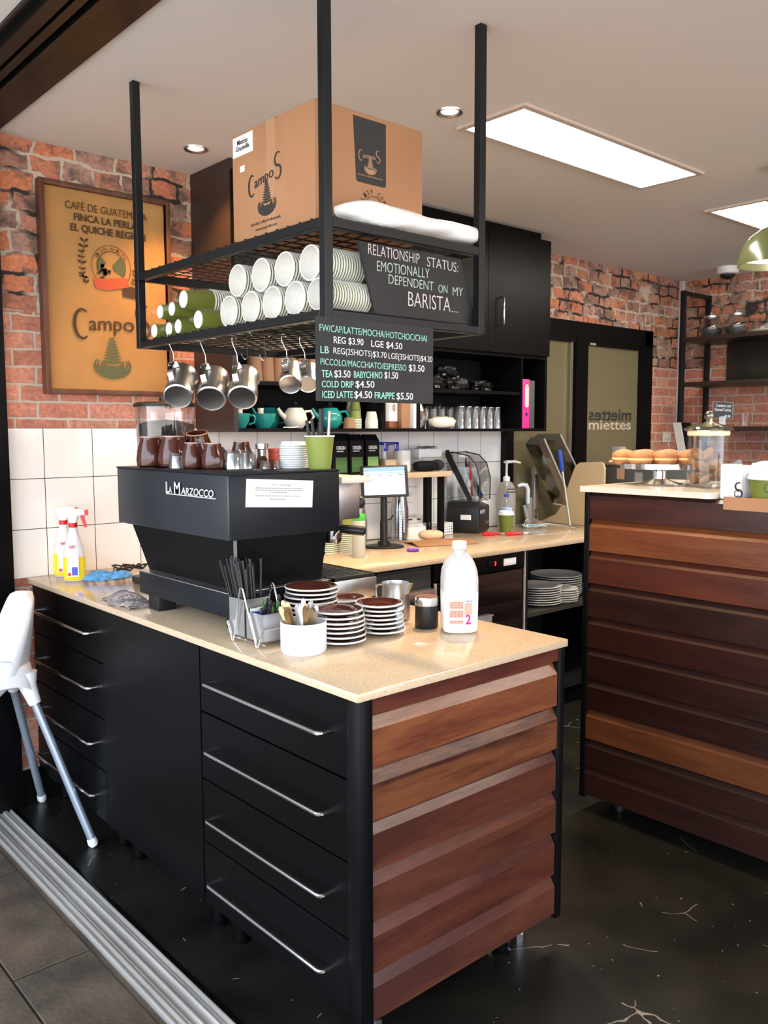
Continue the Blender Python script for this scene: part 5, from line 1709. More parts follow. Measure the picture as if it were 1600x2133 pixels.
# coffee to go, cutlery, pump bottle, water bottle
t = T('takeaway_cup', 'green takeaway cup with white lid beside the blender', 'cup', (3.720, 3.165, zc))
R = .044
MB().lathe([(0, .003), (R*.70, .003), (R*.72, 0), (R*.985, .098), (0, .098)], seg=32).build('cup_wall', M['green'], t)
MB().lathe([(R*1.0, .094), (R*1.05, .096), (R*1.05, .101), (R*.98, .103), (R*.94, .115), (R*.82, .117), (R*.80, .112), (0, .112)], seg=32).build('lid', M['white'], t)
def tongs(x, y, label, rz, c=M['red']):
    m_ = MB()
    m_.tube([(-.075, 0, .008), (-.06, 0, .008), (-.03, 0, .008), (0, 0, .008), (.03, 0, .008)], [.006, .0135, .012, .007, .005], 10)
    t = T('server', label, 'utensil', (x, y, zc+.001), None, rz)
    m_.build('grip', c, t)
    MB().tube([(.028, 0, .008), (.060, 0, .006)], .004, 6).lathe([(0, 0), (.014, 0), (.016, .004), (0, .004)], (.072, 0, .002), 14).build('steel_end', M['steel'], t)
tongs(3.535, 3.080, 'red handled serving tool left of the takeaway cup', math.radians(-35))
tongs(3.640, 3.010, 'red handled serving tool with a steel end in front of the takeaway cup', math.radians(-25))
t = T('pump_bottle', 'clear sanitiser bottle with a white pump top beside the blender', 'pump bottle', (3.920, 3.335, zc), None, math.radians(-20))
MB().lathe([(0, 0), (.050, 0), (.055, .006), (.055, .22), (.035, .262), (.018, .270), (0, .270)], seg=32).build('bottle', mat('sanitiser', (.68, .62, .55), .15, trans=.6), t)
MB().lathe([(0, .270), (.020, .270), (.020, .295), (.010, .300), (.0065, .302), (.0065, .375), (.018, .378), (.019, .388), (0, .392)], seg=24).tube([(0, 0, .384), (.045, -.02, .386), (.075, -.033, .378)], [.010, .007, .005], 10).build('pump', M['white'], t)
MB().box(-.02, -.0562, .222, .03, -.045, .228).box(-.03, -.0562, .205, .035, -.0552, .212).build('label_lines', M['ink'], t)
t = T('drink_bottle', 'small clear water bottle with blue cap behind the takeaway cup', 'bottle', (3.815, 3.245, zc))
MB().lathe([(0, 0), (.030, 0), (.033, .006), (.033, .13), (.020, .168), (.013, .178), (.013, .19), (0, .19)], seg=28).build('bottle', M['clear'], t)
MB().lathe([(0, .187), (.015, .187), (.015, .203), (0, .204)], seg=24).build('cap', M['blue'], t)
MB().lathe([(.0335, .085), (.0335, .128), (.0325, .128)], seg=28).build('label', mat('sky_label', (.45, .60, .80), .4), t)
t = T('scrub_brush', 'pale plastic handle of a squeegee standing on a blue cloth', 'brush', (4.04, 3.325, zc), None, math.radians(-30))
MB().tube([(-.02, 0, .235), (.005, 0, .245), (.035, 0, .240), (.045, 0, .215), (.046, 0, .13)], [.010, .012, .014, .014, .011], 10).build('hand_grip', mat('pale_blue_plastic', (.62, .68, .76), .4), t)
MB().tube([(.022, 0, .12), (.048, 0, .014)], .011, 8).build('shaft', M['grey'], t)
def cl4(u, v):
    return ((u-.5)*.15, (v-.5)*.08, .006+.012*abs(math.sin(8*u+3*v))*math.sin(PI*v))
solo('cloth', MB().sheet(18, 10, cl4, th=.003), mat('pale_blue_cloth', (.30, .48, .62), .9), 'pale blue folded cloth at the foot of the squeegee', 'cloth', (4.03, 3.22, zc), rz=-.5, sharp=80)
# whisk
t = T('whisk', 'steel wire whisk lying at the right end of the back counter', 'whisk', (3.985, 3.090, zc), None, math.radians(-48))
w = MB()
for k in range(6):
    a = PI*k/6
    pts = []
    for j in range(17):
        tt = j/16
        s_ = math.sin(PI*tt)
        x = -.135*math.sin(PI*tt)**.6 if 0 else -.13*(1-abs(2*tt-1)**1.8)
        rr = .030*math.sin(2*PI*tt)
        pts.append((x+.005, rr*math.cos(a), .032+rr*math.sin(a)))
    w.tube(pts, .0011, 5)
w.build('wires', M['chrome'], t)
MB().tube([(0, 0, .032), (.06, 0, .026), (.19, 0, .010)], [.006, .007, .008], 10).build('handle', M['chrome'], t)
# beige splash panel
poly = [(2.70, .9005), (3.372, .9005), (3.372, .905), (3.26, .955), (3.225, 1.0), (3.135, 1.225), (3.118, 1.258), (3.090, 1.276), (2.955, 1.284), (2.930, 1.276), (2.918, 1.25), (2.918, 1.05), (2.70, 1.05)]
solo('splash_panel', MB().prism(poly, 'x', 4.30, 4.318), M['beige'], 'beige shaped side panel standing at the right end of the back counter', 'panel', smooth=False)
# steel pole with blue grip leaning against the panel
t = T('squeegee_pole', 'steel pole with a blue grip leaning against the beige panel', 'pole', (4.175, 3.060, zc+.0065))
d = Vector((-.095, .015, .450))
MB().tube([(0, 0, 0), tuple(d*.73)], .0065, 10).build('pole', M['steel'], t)
MB().tube([tuple(d*.72), tuple(d*.74), tuple(d*.97), tuple(d)], [.010, .0125, .012, .008], 12).build('grip', M['blue'], t)
# grey acrylic trays leaning behind
def tray(label, loc, L, Wd_, tilt, yaw):
    t = T('display_cover', label, 'cover', loc, 'tilted acrylic covers', yaw)
    X = Matrix.Rotation(tilt, 4, 'Y')
    m_ = MB().box(0, 0, 0, L, Wd_, .008, X=X).box(0, 0, .008, L, .008, .06, X=X).box(0, Wd_-.008, .008, L, Wd_, .06, X=X)
    m_.build('acrylic_sheet', M['acry'], t, smooth=False)
    MB().box(0, -.004, .052, L, .004, .064, X=X).box(0, Wd_-.004, .052, L, Wd_+.004, .064, X=X).build('edge_trim', M['grey'], t, smooth=False)
    MB().box(-.004, 0, 0, .004, Wd_, .062, X=X).build('end_trim', M['darksteel'], t, smooth=False)
tray('grey acrylic cover leaning behind the blue-gripped pole, left one', (4.03, 3.185, 1.385), .46, .10, math.radians(54), 0)
tray('grey acrylic cover leaning behind the blue-gripped pole, right one', (4.20, 3.195, 1.405), .44, .17, math.radians(50), 0)
t = T('scale_column', 'steel upright with vertical black lettering behind the whisk', 'upright', (4.195, 3.340, zc))
MB().box(-.022, -.01, 0, .022, .012, .31, .002).build('post', M['steel'], t)
MB().box(-.075, .0, 0, -.024, .014, .16, .002).box(-.022, -.02, .30, .035, .02, .345, .004).build('bracket', M['grey'], t)
tv = MB(); put_text(tv, 'DAVE', (.010, -.0112, .004), (0, 0, 1), (-1, 0, 0), .085, .024, .02)
tv.build('lettering', M['ink'], t)
# steel warmer cabinet with sticker
t = T('pie_warmer', 'low steel warmer cabinet with a torn sticker behind the doughnut stand', 'warmer', (4.40, 2.40, .90))
MB().box(0, 0, .0005, .46, .68, .362, .004).build('body', M['darksteel'], t)
MB().box(-.012, -.012, .362, .47, .69, .374, .003).build('top', M['steel'], t)
MB().box(-.002, .445, .282, 0, .495, .345).build('sticker', M['tape'], t)
MB().box(-.002, .325, .265, 0, .375, .325).build('rating_plate', M['grey'], t)
t = T('tap', 'small grey block with chrome feet on top of the warmer cabinet', 'block', (4.52, 2.965, 1.2745))
MB().box(-.03, -.03, .014, .03, .03, .095, .004).build('block', M['grey'], t)
for x in (-.02, .02):
    MB().lathe([(0, 0), (.012, 0), (.008, .014), (0, .014)], (x, -.01, 0), 12).build('foot', M['chrome'], t)
solo('wooden_paddle', MB().tube([(0, 0, .008), (.30, -.12, .035), (.36, -.15, .04)], [.006, .010, .012], 8), M['bread'], 'pale wooden stick lying across the warmer cabinet', 'stick', (4.44, 2.98, 1.2745))
b = MB()
b.box(4.34, 2.70, .0, 4.95, 3.36, .872)
solo('base_cabinet', b, M['black'], 'black base cabinet under the steel warmer', 'cabinet')
solo('side_bench', MB().box(4.36, 2.36, .0, 4.95, 2.695, .8995, .002), M['black'], 'black bench end carrying the front of the warmer', 'bench')

# things on the raised shelf
zr = 1.2555
def coffee_bag(x, label, c, y=3.275):
    t = T('coffee_bag', label, 'coffee bag', (x, y, zr), 'black coffee bags on the raised shelf')
    X_ = [(0, -.034), (.0, .034), (.165, .030), (.195, .004), (.195, -.004), (.165, -.030)]
    MB().prism([(b_, a_) for a_, b_ in X_], 'x', -.043, .043).build('bag', M['blackm'], t, smooth=False)
    MB().prism([(-.0355, .012), (-.0350, .012), (-.0328, .085), (-.0333, .085)], 'x', -.034, .034).build('label', c, t, smooth=False)
    w_ = MB(); put_text(w_, 'ORIGIN', (-.028, -.0322, .122), (1, 0, 0), (0, .03, 1), .054, .016, .02)
    w_.box(-.026, -.0330, .112, .015, -.0318, .116)
    w_.build('lettering', M['chalk'], t)
coffee_bag(2.595, 'black coffee bag with green label, leftmost, partly behind the lime cup', M['leafgreen'])
coffee_bag(2.695, 'black coffee bag with dark green label, middle one on the raised shelf', M['leafgreen'])
coffee_bag(2.797, 'black coffee bag with lighter green label beside the blue-lidded box', mat('light_green_label', (.22, .38, .12), .4))
t = T('food_container', 'clear container with clip-on blue lid on the raised shelf', 'container', (2.915, 3.290, zr))
MB().box(-.05, -.05, 0, .05, .05, .142, .010).build('box', M['clear'], t)
MB().box(-.054, -.054, .142, .054, .054, .155, .005).box(-.052, -.057, .112, -.022, -.052, .148, .003).box(.020, -.057, .112, .050, -.052, .148, .003).build('lid', M['bluelid'], t)
MB().box(-.030, -.046, .006, .047, .046, .07, .008).build('contents', M['bread'], t)
t = T('mug', 'plain white mug on the raised shelf beside the blue-lidded container', 'mug', (3.045, 3.300, zr))
R = .046
MB().lathe([(0, 0), (R*.93, 0), (R, .006), (R, .112), (R*.93, .112), (R*.92, .01), (0, .009)], seg=32).build('body', M['whitegloss'], t)
MB().tube([(R*.7, R*.6, .09), (R*1.05, R*1.0, .085), (R*1.15, R*1.1, .055), (R*1.0, R*.95, .028), (R*.7, R*.62, .022)], .006, 8).build('handle', M['whitegloss'], t)
t = T('storage_tub', 'white tub of clips on a clear stand at the right of the raised shelf', 'tub', (3.235, 3.325, zr))
MB().box(-.085, -.045, .072, .085, .045, .117, .004).build('tub', M['white'], t)
MB().box(-.080, -.040, 0, .080, .040, .072, .002).build('clear_stand', M['clear'], t)
ck = MB(); rnd = random.Random(4)
for k in range(14):
    a = Vector((rnd.uniform(-.07, .05), rnd.uniform(-.03, .03), .118))
    ck.tube([tuple(a), tuple(a+Vector((.02, .0, .012))), tuple(a+Vector((.035, .005, .003)))], .002, 5)
o = ck.build('clips', M['darksteel'], t); o['kind'] = 'stuff'
t = T('cap_hat', 'black cloth bundle in front of the white tub on the raised shelf', 'cloth bundle', (3.165, 3.245, zr))
MB().ball((0, 0, .028), .085, .035, .028, 24, 12, pw=.7).build('bundle', M['blackm'], t)
MB().ball((.095, .01, .030), .045, .034, .030, 20, 10).build('second_bundle', mat('navy_cloth', (.012, .016, .035), .8), t)
solo('card_strip', MB().box(0, 0, 0, .05, .004, .045), M['kraft'], 'small brown card standing behind the black bundle', 'card', (3.20, 3.282, zr))
t = T('funnel', 'black wide-rimmed drip cone behind the lime cup on the raised shelf', 'dripper', (2.655, 3.350, zr))
MB().lathe([(0, 0), (.045, 0), (.05, .01), (.05, .16), (.058, .182), (.062, .20), (.058, .20), (.046, .165), (0, .16)], seg=32).build('cone', M['rubber'], t)

# ================================================================== IN THE WALL CUPBOARD
zs_ = 1.4795
def teacup(x, y, R, label, fill=None, rz=0):
    t = T('teacup', label, 'cup', (x, y, zs_), 'teal cups in the wall cupboard', rz)
    MB().lathe([(0, 0), (R*.55, 0), (R*.60, .004), (R*.92, .03), (R, .064), (R*.95, .064), (R*.86, .03), (0, .008)], seg=36).build('bowl', M['teal'], t)
    MB().tube([(R*.9, 0, .055), (R*1.30, 0, .055), (R*1.45, 0, .042), (R*1.32, 0, .024), (R*.86, 0, .016)], .005, 8).build('handle', M['teal'], t)
    return t
teacup(1.995, 3.190, .048, 'teal cup at the left end of the cupboard shelf', rz=-.6)
teacup(2.128, 3.205, .055, 'teal cup second from the left on the cupboard shelf', rz=.9)
for i, (x, y, lab) in enumerate(((1.972, 3.185, 'cream egg cup standing in the left teal cup, left one'), (2.004, 3.20, 'cream egg cup standing in the left teal cup, right one'), (2.118, 3.210, 'cream egg cup standing in the second teal cup'))):
    solo('egg_cup', MB().lathe([(0, 0), (.020, 0), (.021, .02), (.013, .062), (.015, .078), (0, .078)], seg=20), M['cream'], lab, 'cup', (x, y, zs_+.0085+(.002 if i == 2 else .0)), 'cream egg cups in teal cups')
def teapot(x, y, R, label, m, rz=0, hgt=.098):
    t = T('teapot', label, 'teapot', (x, y, zs_), None, rz)
    MB().lathe([(0, 0), (R*.62, 0), (R*.68, .004), (R*.95, hgt*.28), (R, hgt*.48), (R*.88, hgt*.78), (R*.66, hgt*.95), (R*.62, hgt), (R*.56, hgt), (R*.6, hgt*.93), (0, hgt*.9)], seg=36).build('body', m, t)
    MB().tube([(R*.88, 0, hgt*.82), (R*1.45, 0, hgt*.86), (R*1.72, 0, hgt*.6), (R*1.5, 0, hgt*.32), (R*.92, 0, hgt*.24)], .006, 10).build('handle', m, t)
    MB().tube([(-R*.85, 0, hgt*.5), (-R*1.3, 0, hgt*.72), (-R*1.55, 0, hgt*.98)], [.014, .010, .007], 12).build('spout', m, t)
    MB().lathe([(R*.6, hgt), (R*.62, hgt+.003), (R*.3, hgt+.010), (.006, hgt+.012), (.010, hgt+.018), (.008, hgt+.026), (0, hgt+.027)], seg=28).build('lid', M['rubber'] if m is not M['whitegloss'] else m, t)
teapot(2.300, 3.205, .055, 'white teapot between the teal cups and teal teapots', M['cream'], -.15, .092)
teapot(2.235, 3.325, .055, 'teal teapot behind the white teapot', M['teal'], .0, .094)
teapot(2.505, 3.215, .060, 'teal teapot right of the white teapot', M['teal'], -.15, .094)
teapot(2.595, 3.320, .060, 'teal teapot furthest right, behind the paper cups', M['teal'], -.1, .094)
solo('spoon', MB().tube([(0, 0, .004), (.05, -.01, .004), (.062, -.012, .004), (.075, -.014, .004)], [.002, .003, .007, .002], 8), M['steel'], 'spoon lying on the cupboard shelf in front of the teal cups', 'spoon', (2.185, 3.135, zs_))
def pile(x, y, R, n, label_base, m, h=.055, pitch=.008, inv=True):
    for i in range(n):
        lab = ('topmost' if i == n-1 else ORD2[i])+' '+label_base
        kk = (R, m[0].name, h)
        loc = (x, y, zs_+i*pitch)
        if kk not in sleeve.c:
            sleeve.c[kk] = solo('paper_cup', MB().lathe([(R*.95, 0, 0), (R+.001, 0, 0), (R+.001, .004, 1), (R*.72, h, 0), (0, h, 0)], seg=24), m, lab, 'cup', loc, 'paper cups in the wall cupboard')
        else:
            dup(sleeve.c[kk], loc, lab)
pile(2.640, 3.190, .030, 6, 'small striped cup piled in the cupboard right of the teal teapots', [M['cupwhite'], M['limegreen']], .045)
pile(2.700, 3.275, .036, 12, 'white cup in the tall pile behind the striped cups', [M['cupwhite'], M['white']], .06)
pile(2.722, 3.165, .031, 5, 'white cup in the low pile beside the cupboard divider', [M['cupwhite'], M['cream']], .048)
solo('paper_cup', MB().lathe([(0, 0), (.030, 0), (.022, .05), (0, .05)], seg=24), M['kraft2'], 'brown cup at the foot of the striped cup pile', 'cup', (2.575, 3.155, zs_))
solo('paper_cup', MB().lathe([(.026, 0), (.027, .002), (.019, .05), (0, .05)], seg=24), M['green'], 'olive cup sitting upside down on top of the striped cup pile', 'cup', (2.640, 3.190, zs_+.0865))
# bottles and boxes
t = T('bottle', 'amber bottle with white flower-printed label in the cupboard', 'bottle', (2.862, 3.190, zs_))
MB().lathe([(0, 0), (.036, 0), (.037, .01), (.037, .17), (.015, .178), (.015, .182), (0, .182)], seg=28).build('glass', M['amber'], t)
MB().lathe([(.0375, .035), (.0376, .165), (.036, .165)], seg=32).build('label', M['paper'], t)
fl = MB()
rnd = random.Random(8)
for k in range(9):
    a = 2*PI*k/9
    flat(fl, [(0, 0), (.010*math.cos(a-.25), .016*math.sin(a-.25)), (.016*math.cos(a), .026*math.sin(a)), (.010*math.cos(a+.25), .016*math.sin(a+.25))], (-.004, -.0378, .10), (1, 0, 0), (0, 0, 1))
put_text(fl, 'BREWER', (-.020, -.0378, .148), (1, 0, 0), (0, 0, 1), .040, .010, .02)
for p in fl.v:
    a = p.x/.0378
    p.xyz = (.0381*math.sin(a), -.0381*math.cos(a), p.z)
fl.build('label_print', M['kraft2'], t)
solo('carton', MB().box(0, 0, 0, .045, .16, .19, .002), M['cream'], 'pale carton left of the amber bottle', 'carton', (2.770, 3.18, zs_))
solo('carton', MB().box(0, 0, 0, .055, .16, .185, .002), M['kraft'], 'brown kraft carton right of the amber bottle', 'carton', (2.905, 3.15, zs_))
solo('folder', MB().box(0, 0, 0, .020, .20, .188, .002), M['paper'], 'thin white folder standing beside the cupboard divider', 'folder', (2.963, 3.125, zs_))
solo('foil_bag', MB().sheet(20, 24, lambda u, v: ((.055+.010*math.sin(6*v))*math.cos(2*PI*u)*(1-.45*v**3), (.04+.006*math.sin(9*v+5*u))*math.sin(2*PI*u)*(1-.5*v**3), .004+.185*v)), M['silverfoil'], 'shiny silver and black foil bag at the left of the drinking glasses', 'bag', (3.062, 3.215, zs_), sharp=80)
solo('foil_bag', MB().ball((0, 0, .03), .045, .03, .03, 16, 10, noise=.5), M['bagblack'], 'crumpled black plastic on top of the silver foil bag', 'bag', (3.095, 3.215, zs_+.182))
solo('bread_bag', MB().ball((0, 0, .030), .088, .042, .0305, 22, 12, noise=.18, pw=.8), M['cream'], 'pale yellow soft bag lying in front of the drinking glasses', 'bag', (3.205, 3.165, zs_), sharp=80)
gl = None
lab_n = 0
for r_, (y, xs, up2) in enumerate(((3.185, [3.365+.058*k for k in range(6)], 0), (3.255, [3.17+.062*k for k in range(9)], 0), (3.330, [3.15+.064*k for k in range(9)], 0))):
    for k, x in enumerate(xs):
        lab = f"{ORD2[k] if k else 'leftmost'}{'' if k == 0 else ' from the left'} upturned drinking glass in the {['front', 'middle', 'back'][r_]} row on the cupboard shelf"
        loc = (x, y, zs_)
        if gl is None:
            R, Hh = .0275, .118 
            gl = solo('drinking_glass', MB().lathe([(R*.94, 0), (R, 0), (R*.80, Hh-.004), (R*.72, Hh), (0, Hh), (0, Hh-.012), (R*.70, Hh-.015), (R*.94, 0)], seg=20), M['clearcup'], lab, 'glass', loc, 'upturned glasses in the wall cupboard')
        else:
            dup(gl, loc, lab, scale=(1, 1, 1.15) if (r_ == 2 and k % 3 == 0) else None)
# black foil packs on the middle shelf
rnd = random.Random(6)
for i, (x, z, s) in enumerate(((3.06, 1.6805, 1), (3.20, 1.6805, 1.05), (3.36, 1.6805, 1.1), (3.58, 1.6805, .9), (3.30, 1.748, .85))):
    m_ = MB().ball((0, 0, .034*s), .078*s, .05, .034*s, 18, 10, noise=.55, pw=.8)
    solo('foil_pack', m_, M['bagblack'], ['crumpled black foil pack, leftmost on the middle cupboard shelf', 'crumpled black foil pack, second from the left on the middle cupboard shelf', 'crumpled black foil pack, third from the left on the middle cupboard shelf',
                                         'crumpled black foil pack, rightmost on the middle cupboard shelf', 'crumpled black foil pack lying on top of the others'][i], 'pack', (x, 3.24, z), 'black foil packs', sharp=25)
for i in range(6):
    m_ = MB().lathe([(.036, 0), (.037, .0), (.030, .11), (.029, .11)], seg=20)
    solo('cup_sleeve_card', m_, M['kraft2'], f"brown card cup jacket, {['leftmost', 'second', 'third', 'fourth', 'fifth', 'rightmost'][i]}{' from the left' if 0 < i < 5 else ''} on the middle cupboard shelf", 'card jacket', (2.075+.062*i, 3.19, 1.6805), 'card cup jackets')
t = T('binder', 'bright pink lever arch binder in the wall cupboard', 'binder', (3.800, 3.125, zs_))
MB().box(0, 0, 0, .066, .27, .275, .003).build('cover', M['pink'], t)
lp = MB().prism(arc(.040, .225, .016, .022, 0, 180, 14)+arc(.040, .130, .016, .012, 180, 360, 14), 'y', -.0012, .0)
lp.build('spine_label', M['pinkpale'], t)
MB().lathe([(0, 0), (.008, 0), (.008, .002), (0, .002)], (0, 0, 0), 20, Matrix.Translation((.038, -.0005, .078)) @ Matrix.Rotation(PI/2, 4, 'X') @ Matrix.Diagonal((1, 1.5, 1, 1))).build('finger_hole', M['ink'], t)
rb = MB(); ribbon(rb, arc(.040, .232, .005, .006, 0, 360, 18), .002, (0, -.0016, 0), (1, 0, 0), (0, 0, 1)); rb.build('logo', M['pink'], t)
solo('binder', MB().box(0, 0, 0, .045, .27, .27, .003), M['greybox'], 'dark grey binder right of the pink one', 'binder', (3.872, 3.130, zs_))

# ================================================================== ON THE SERVING COUNTER
zk = 1.2593
t = T('cake_stand', 'mirror steel cake stand carrying the doughnuts', 'cake stand', (2.985, 1.775, zk))
MB().lathe([(0, .0), (.085, 0), (.086, .004), (.05, .012), (.026, .022), (.024, .052), (.036, .060), (0, .062)], seg=48).build('pedestal', M['chrome'], t)
MB().lathe([(0, .062), (.14, .061), (.147, .062), (.147, .081), (.142, .081), (.138, .072), (0, .071)], seg=60).build('plate', M['chrome'], t)
def donut(loc, label, rz=0):
    t = T('doughnut', label, 'doughnut', loc, 'sugared doughnuts on the cake stand', rz)
    R = .0450
    MB().ball((0, 0, .022), R, R, .022, 26, 10).build('lower_half', M['donut'], t)
    MB().lathe([(R*.93, .019), (R*1.01, .024), (R*1.01, .030), (R*.93, .036), (0, .036)], seg=30).build('pale_band', M['donutmid'], t)
    MB().ball((0, 0, .037), R*1.02, R*1.02, .026, 26, 10, noise=.02).build('sugared_top', M['donut'], t)
for i, (k, d) in enumerate(((-1, -.055), (0, -.055), (1, -.055), (-1.42, .03), (1.42, .03), (-.5, .035), (.5, .035))):
    donut((2.985+.749*.092*k+.663*d, 1.775-.663*.092*k+.749*d, zk+.0715), ['doughnut at the left front of the cake stand', 'middle front doughnut on the cake stand', 'front doughnut beside the cookie jar', 'doughnut at the far left of the cake stand',
          'doughnut behind the cookie jar on the cake stand', 'doughnut at the back left of the cake stand', 'doughnut at the back right of the cake stand'][i])
t = T('cookie_jar', 'tall clear glass jar of cookies with a wide glass lid', 'jar', (2.945, 1.560, zk))
R = .073
MB().lathe([(0, .004), (R*.9, 0), (R, .006), (R, .185), (R*.96, .198), (R*1.02, .206), (R*.98, .206), (R*.92, .198), (R*.955, .183), (R*.955, .014), (0, .012)], seg=48).build('glass', M['jarglass'], t)
l_ = MB().lathe([(R*.93, .200), (R*1.16, .206), (R*1.18, .211), (R*1.12, .217), (R*.75, .224), (R*.45, .231), (.014, .237), (.012, .245), (0, .245)], seg=48)
l_.ball((0, 0, .258), .018, .018, .018, 20, 12)
l_.build('lid', M['greenglass'], t)
MB().lathe([(R*.955, .186), (R*1.0, .190), (R*1.0, .203), (R*.955, .203)], seg=48).build('seal', mat('pale_seal', (.70, .70, .48), .4), t)
rnd = random.Random(14)
for i in range(22):
    lay = i // 5
    a = rnd.uniform(0, 2*PI); rr = .036 if i % 5 else .004
    ck = MB().ball((0, 0, 0), .030, .028, .010, 18, 8, noise=.22)
    solo('cookie', ck, M['cookie'], 'brown cookie inside the glass jar', 'cookie', (2.945+rr*math.cos(a), 1.560+rr*math.sin(a), zk+.030+lay*.022+rnd.uniform(0, .006)), 'cookies in the glass jar',
         rot=(rnd.uniform(-.9, .9), rnd.uniform(-.9, .9), rnd.uniform(0, 6)), sharp=50)
t = T('price_card', 'small black price card standing on the cookie jar lid', 'price card', (2.975, 1.525, zk+.226), None, math.radians(-40))
X = Matrix.Rotation(math.radians(3), 4, 'Y') @ Matrix.Rotation(math.radians(-8), 4, 'X')
MB().box(-.036, -.001, .022, .036, .001, .082, X=X).build('card', M['board'], t)
tx = MB()
put_text(tx, 'Cranberry and', (-.026, -.0018, .064), (1, 0, 0), (0, .14, 1), .054, .0095, .02)
put_text(tx, 'Oatmeal Cookies', (-.030, -.0010, .049), (1, 0, 0), (0, .14, 1), .060, .0095, .02)
put_text(tx, '$2.50', (.006, .0022, .027), (1, 0, 0), (0, .14, 1), .022, .008, .02)
for p in tx.v: p.xyz = X @ Vector((p.x, -.0016, p.z))
tx.build('lettering', M['chalk'], t)
fr = MB()
for a, b in (((-.036, .022), (.036, .022)), ((.036, .022), (.036, .082)), ((.036, .082), (-.036, .082)), ((-.036, .082), (-.036, .022))):
    fr.tube([X @ Vector((a[0], -.001, a[1])), X @ Vector((b[0], -.001, b[1]))], .0008, 5)
fr.build('border', M['grey'], t)
MB().box(-.012, -.0008, 0, .012, .0008, .03).build('clip', M['clear'], t)

# lower right end: tray with cup
t = T('cardboard_tray', 'low brown cardboard tray on the ledge of the serving counter', 'tray', (2.7165, 1.372, 1.2370))
tm = MB()
tm.box(-.0235, -.50, -.030, -.0195, -.004, .012).box(-.0195, -.50, .0002, .24, -.055, .003).box(-.008, -.058, 0, .24, -.055, .010).box(.236, -.5, 0, .24, -.055, .010)
tm.build('box', M['kraft'], t)
t = T('takeaway_cup', 'large green takeaway cup with white lid standing in the cardboard tray', 'cup', (2.768, 1.262, 1.2402))
R = .056
MB().lathe([(0, .003), (R*.74, .003), (R*.76, 0), (R*.985, .070), (0, .070)], seg=36).build('cup_wall', M['green'], t)
MB().lathe([(R*1.0, .066), (R*1.04, .068), (R*1.04, .074), (R*.98, .076), (R*.95, .092), (R*.84, .094), (R*.80, .088), (0, .088)], seg=36).build('lid', M['white'], t)
lg = MB(); ribbon(lg, arc(-.030, .040, .008, .013, 40, 320, 16), .002, (0, -R*.93, 0), (1, 0, 0), (0, 0, 1))
for p in lg.v:
    a = p.x/(R*.9); p.xyz = (R*.93*math.sin(a-.5), -R*.93*math.cos(a-.5), p.z)
lg.build('logo', M['ink'], t)
def bagw(u, v):
    a = 2*PI*u
    c_, s_ = math.copysign(abs(math.cos(a))**.45, math.cos(a)), math.copysign(abs(math.sin(a))**.45, math.sin(a))
    k = 1 if v < .88 else math.sqrt(max(0, 1-((v-.88)/.12)**2))*.35+.65
    return (.034*c_*k, .13*s_*k, .118*v+.004*math.sin(5*a)*v)
t = T('paper_bag', 'folded white paper bag behind the green takeaway cup', 'bag', (2.905, 1.245, 1.2402))
wm = MB().sheet(40, 14, bagw)
wm.ball((0, 0, .112), .030, .115, .010, 24, 10, pw=.6)
wm.build('bag', M['paper'], t, sharp=60)
wm = MB().sheet(16, 8, lambda u, v: (-.175+.04*u, .138+.004*math.sin(3*u), .02*(0)+.108*v))
t = T('napkin_holder', 'white rounded napkin holder at the end of the pale worktop', 'napkin holder', (2.726, 1.380, 1.2365))
wm = MB().box(0, -.055, 0, .018, .020, .118, .008).box(.018, -.055, 0, .12, .020, .112, .008)
wm.build('holder', M['white'], t)
sw = MB()
ribbon(sw, arc(0, .040, .011, .012, 60, 270, 14)+arc(0, .016, .012, .012, 90, -120, 14), [.004+.003*math.sin(PI*k/29) for k in range(30)], (-.0005, -.046, .006), (0, -1, 0), (0, 0, 1))
ribbon(sw, arc(-.006, .016, .007, .010, 30, 330, 14), .003, (-.0005, -.046, .006), (0, -1, 0), (0, 0, 1), n=.0009)
sw.build('black_swirl', M['ink'], t)
solo('muffin', MB().lathe([(0, 0), (.020, 0), (.026, .022), (.032, .026), (.030, .036), (.018, .046), (0, .050)], seg=28), M['bread'], 'small golden pastry on top of the white paper bag', 'pastry', (2.900, 1.195, 1.2402+.1225))
t = T('price_card', 'clear leaning price card behind the white paper bag', 'price card', (3.16, 1.53, zk), None, math.radians(-40))
X = Matrix.Rotation(math.radians(-22), 4, 'Y')
MB().box(-.025, -.001, .0, .025, .001, .095, X=X).build('card', M['grey'], t)
pm = MB()
for z in (.075, .062, .045, .03): pm.box(-.015, -.0014, z, .012, -.001, z+.003, X=X)
pm.build('printed_lines', M['chalk'], t)
solo('biscuit', MB().ball((0, 0, .028), .030, .012, .028, 20, 10), M['donut'], 'orange-brown biscuit between the jar and the leaning price card', 'biscuit', (3.08, 1.52, zk), rz=-.7)

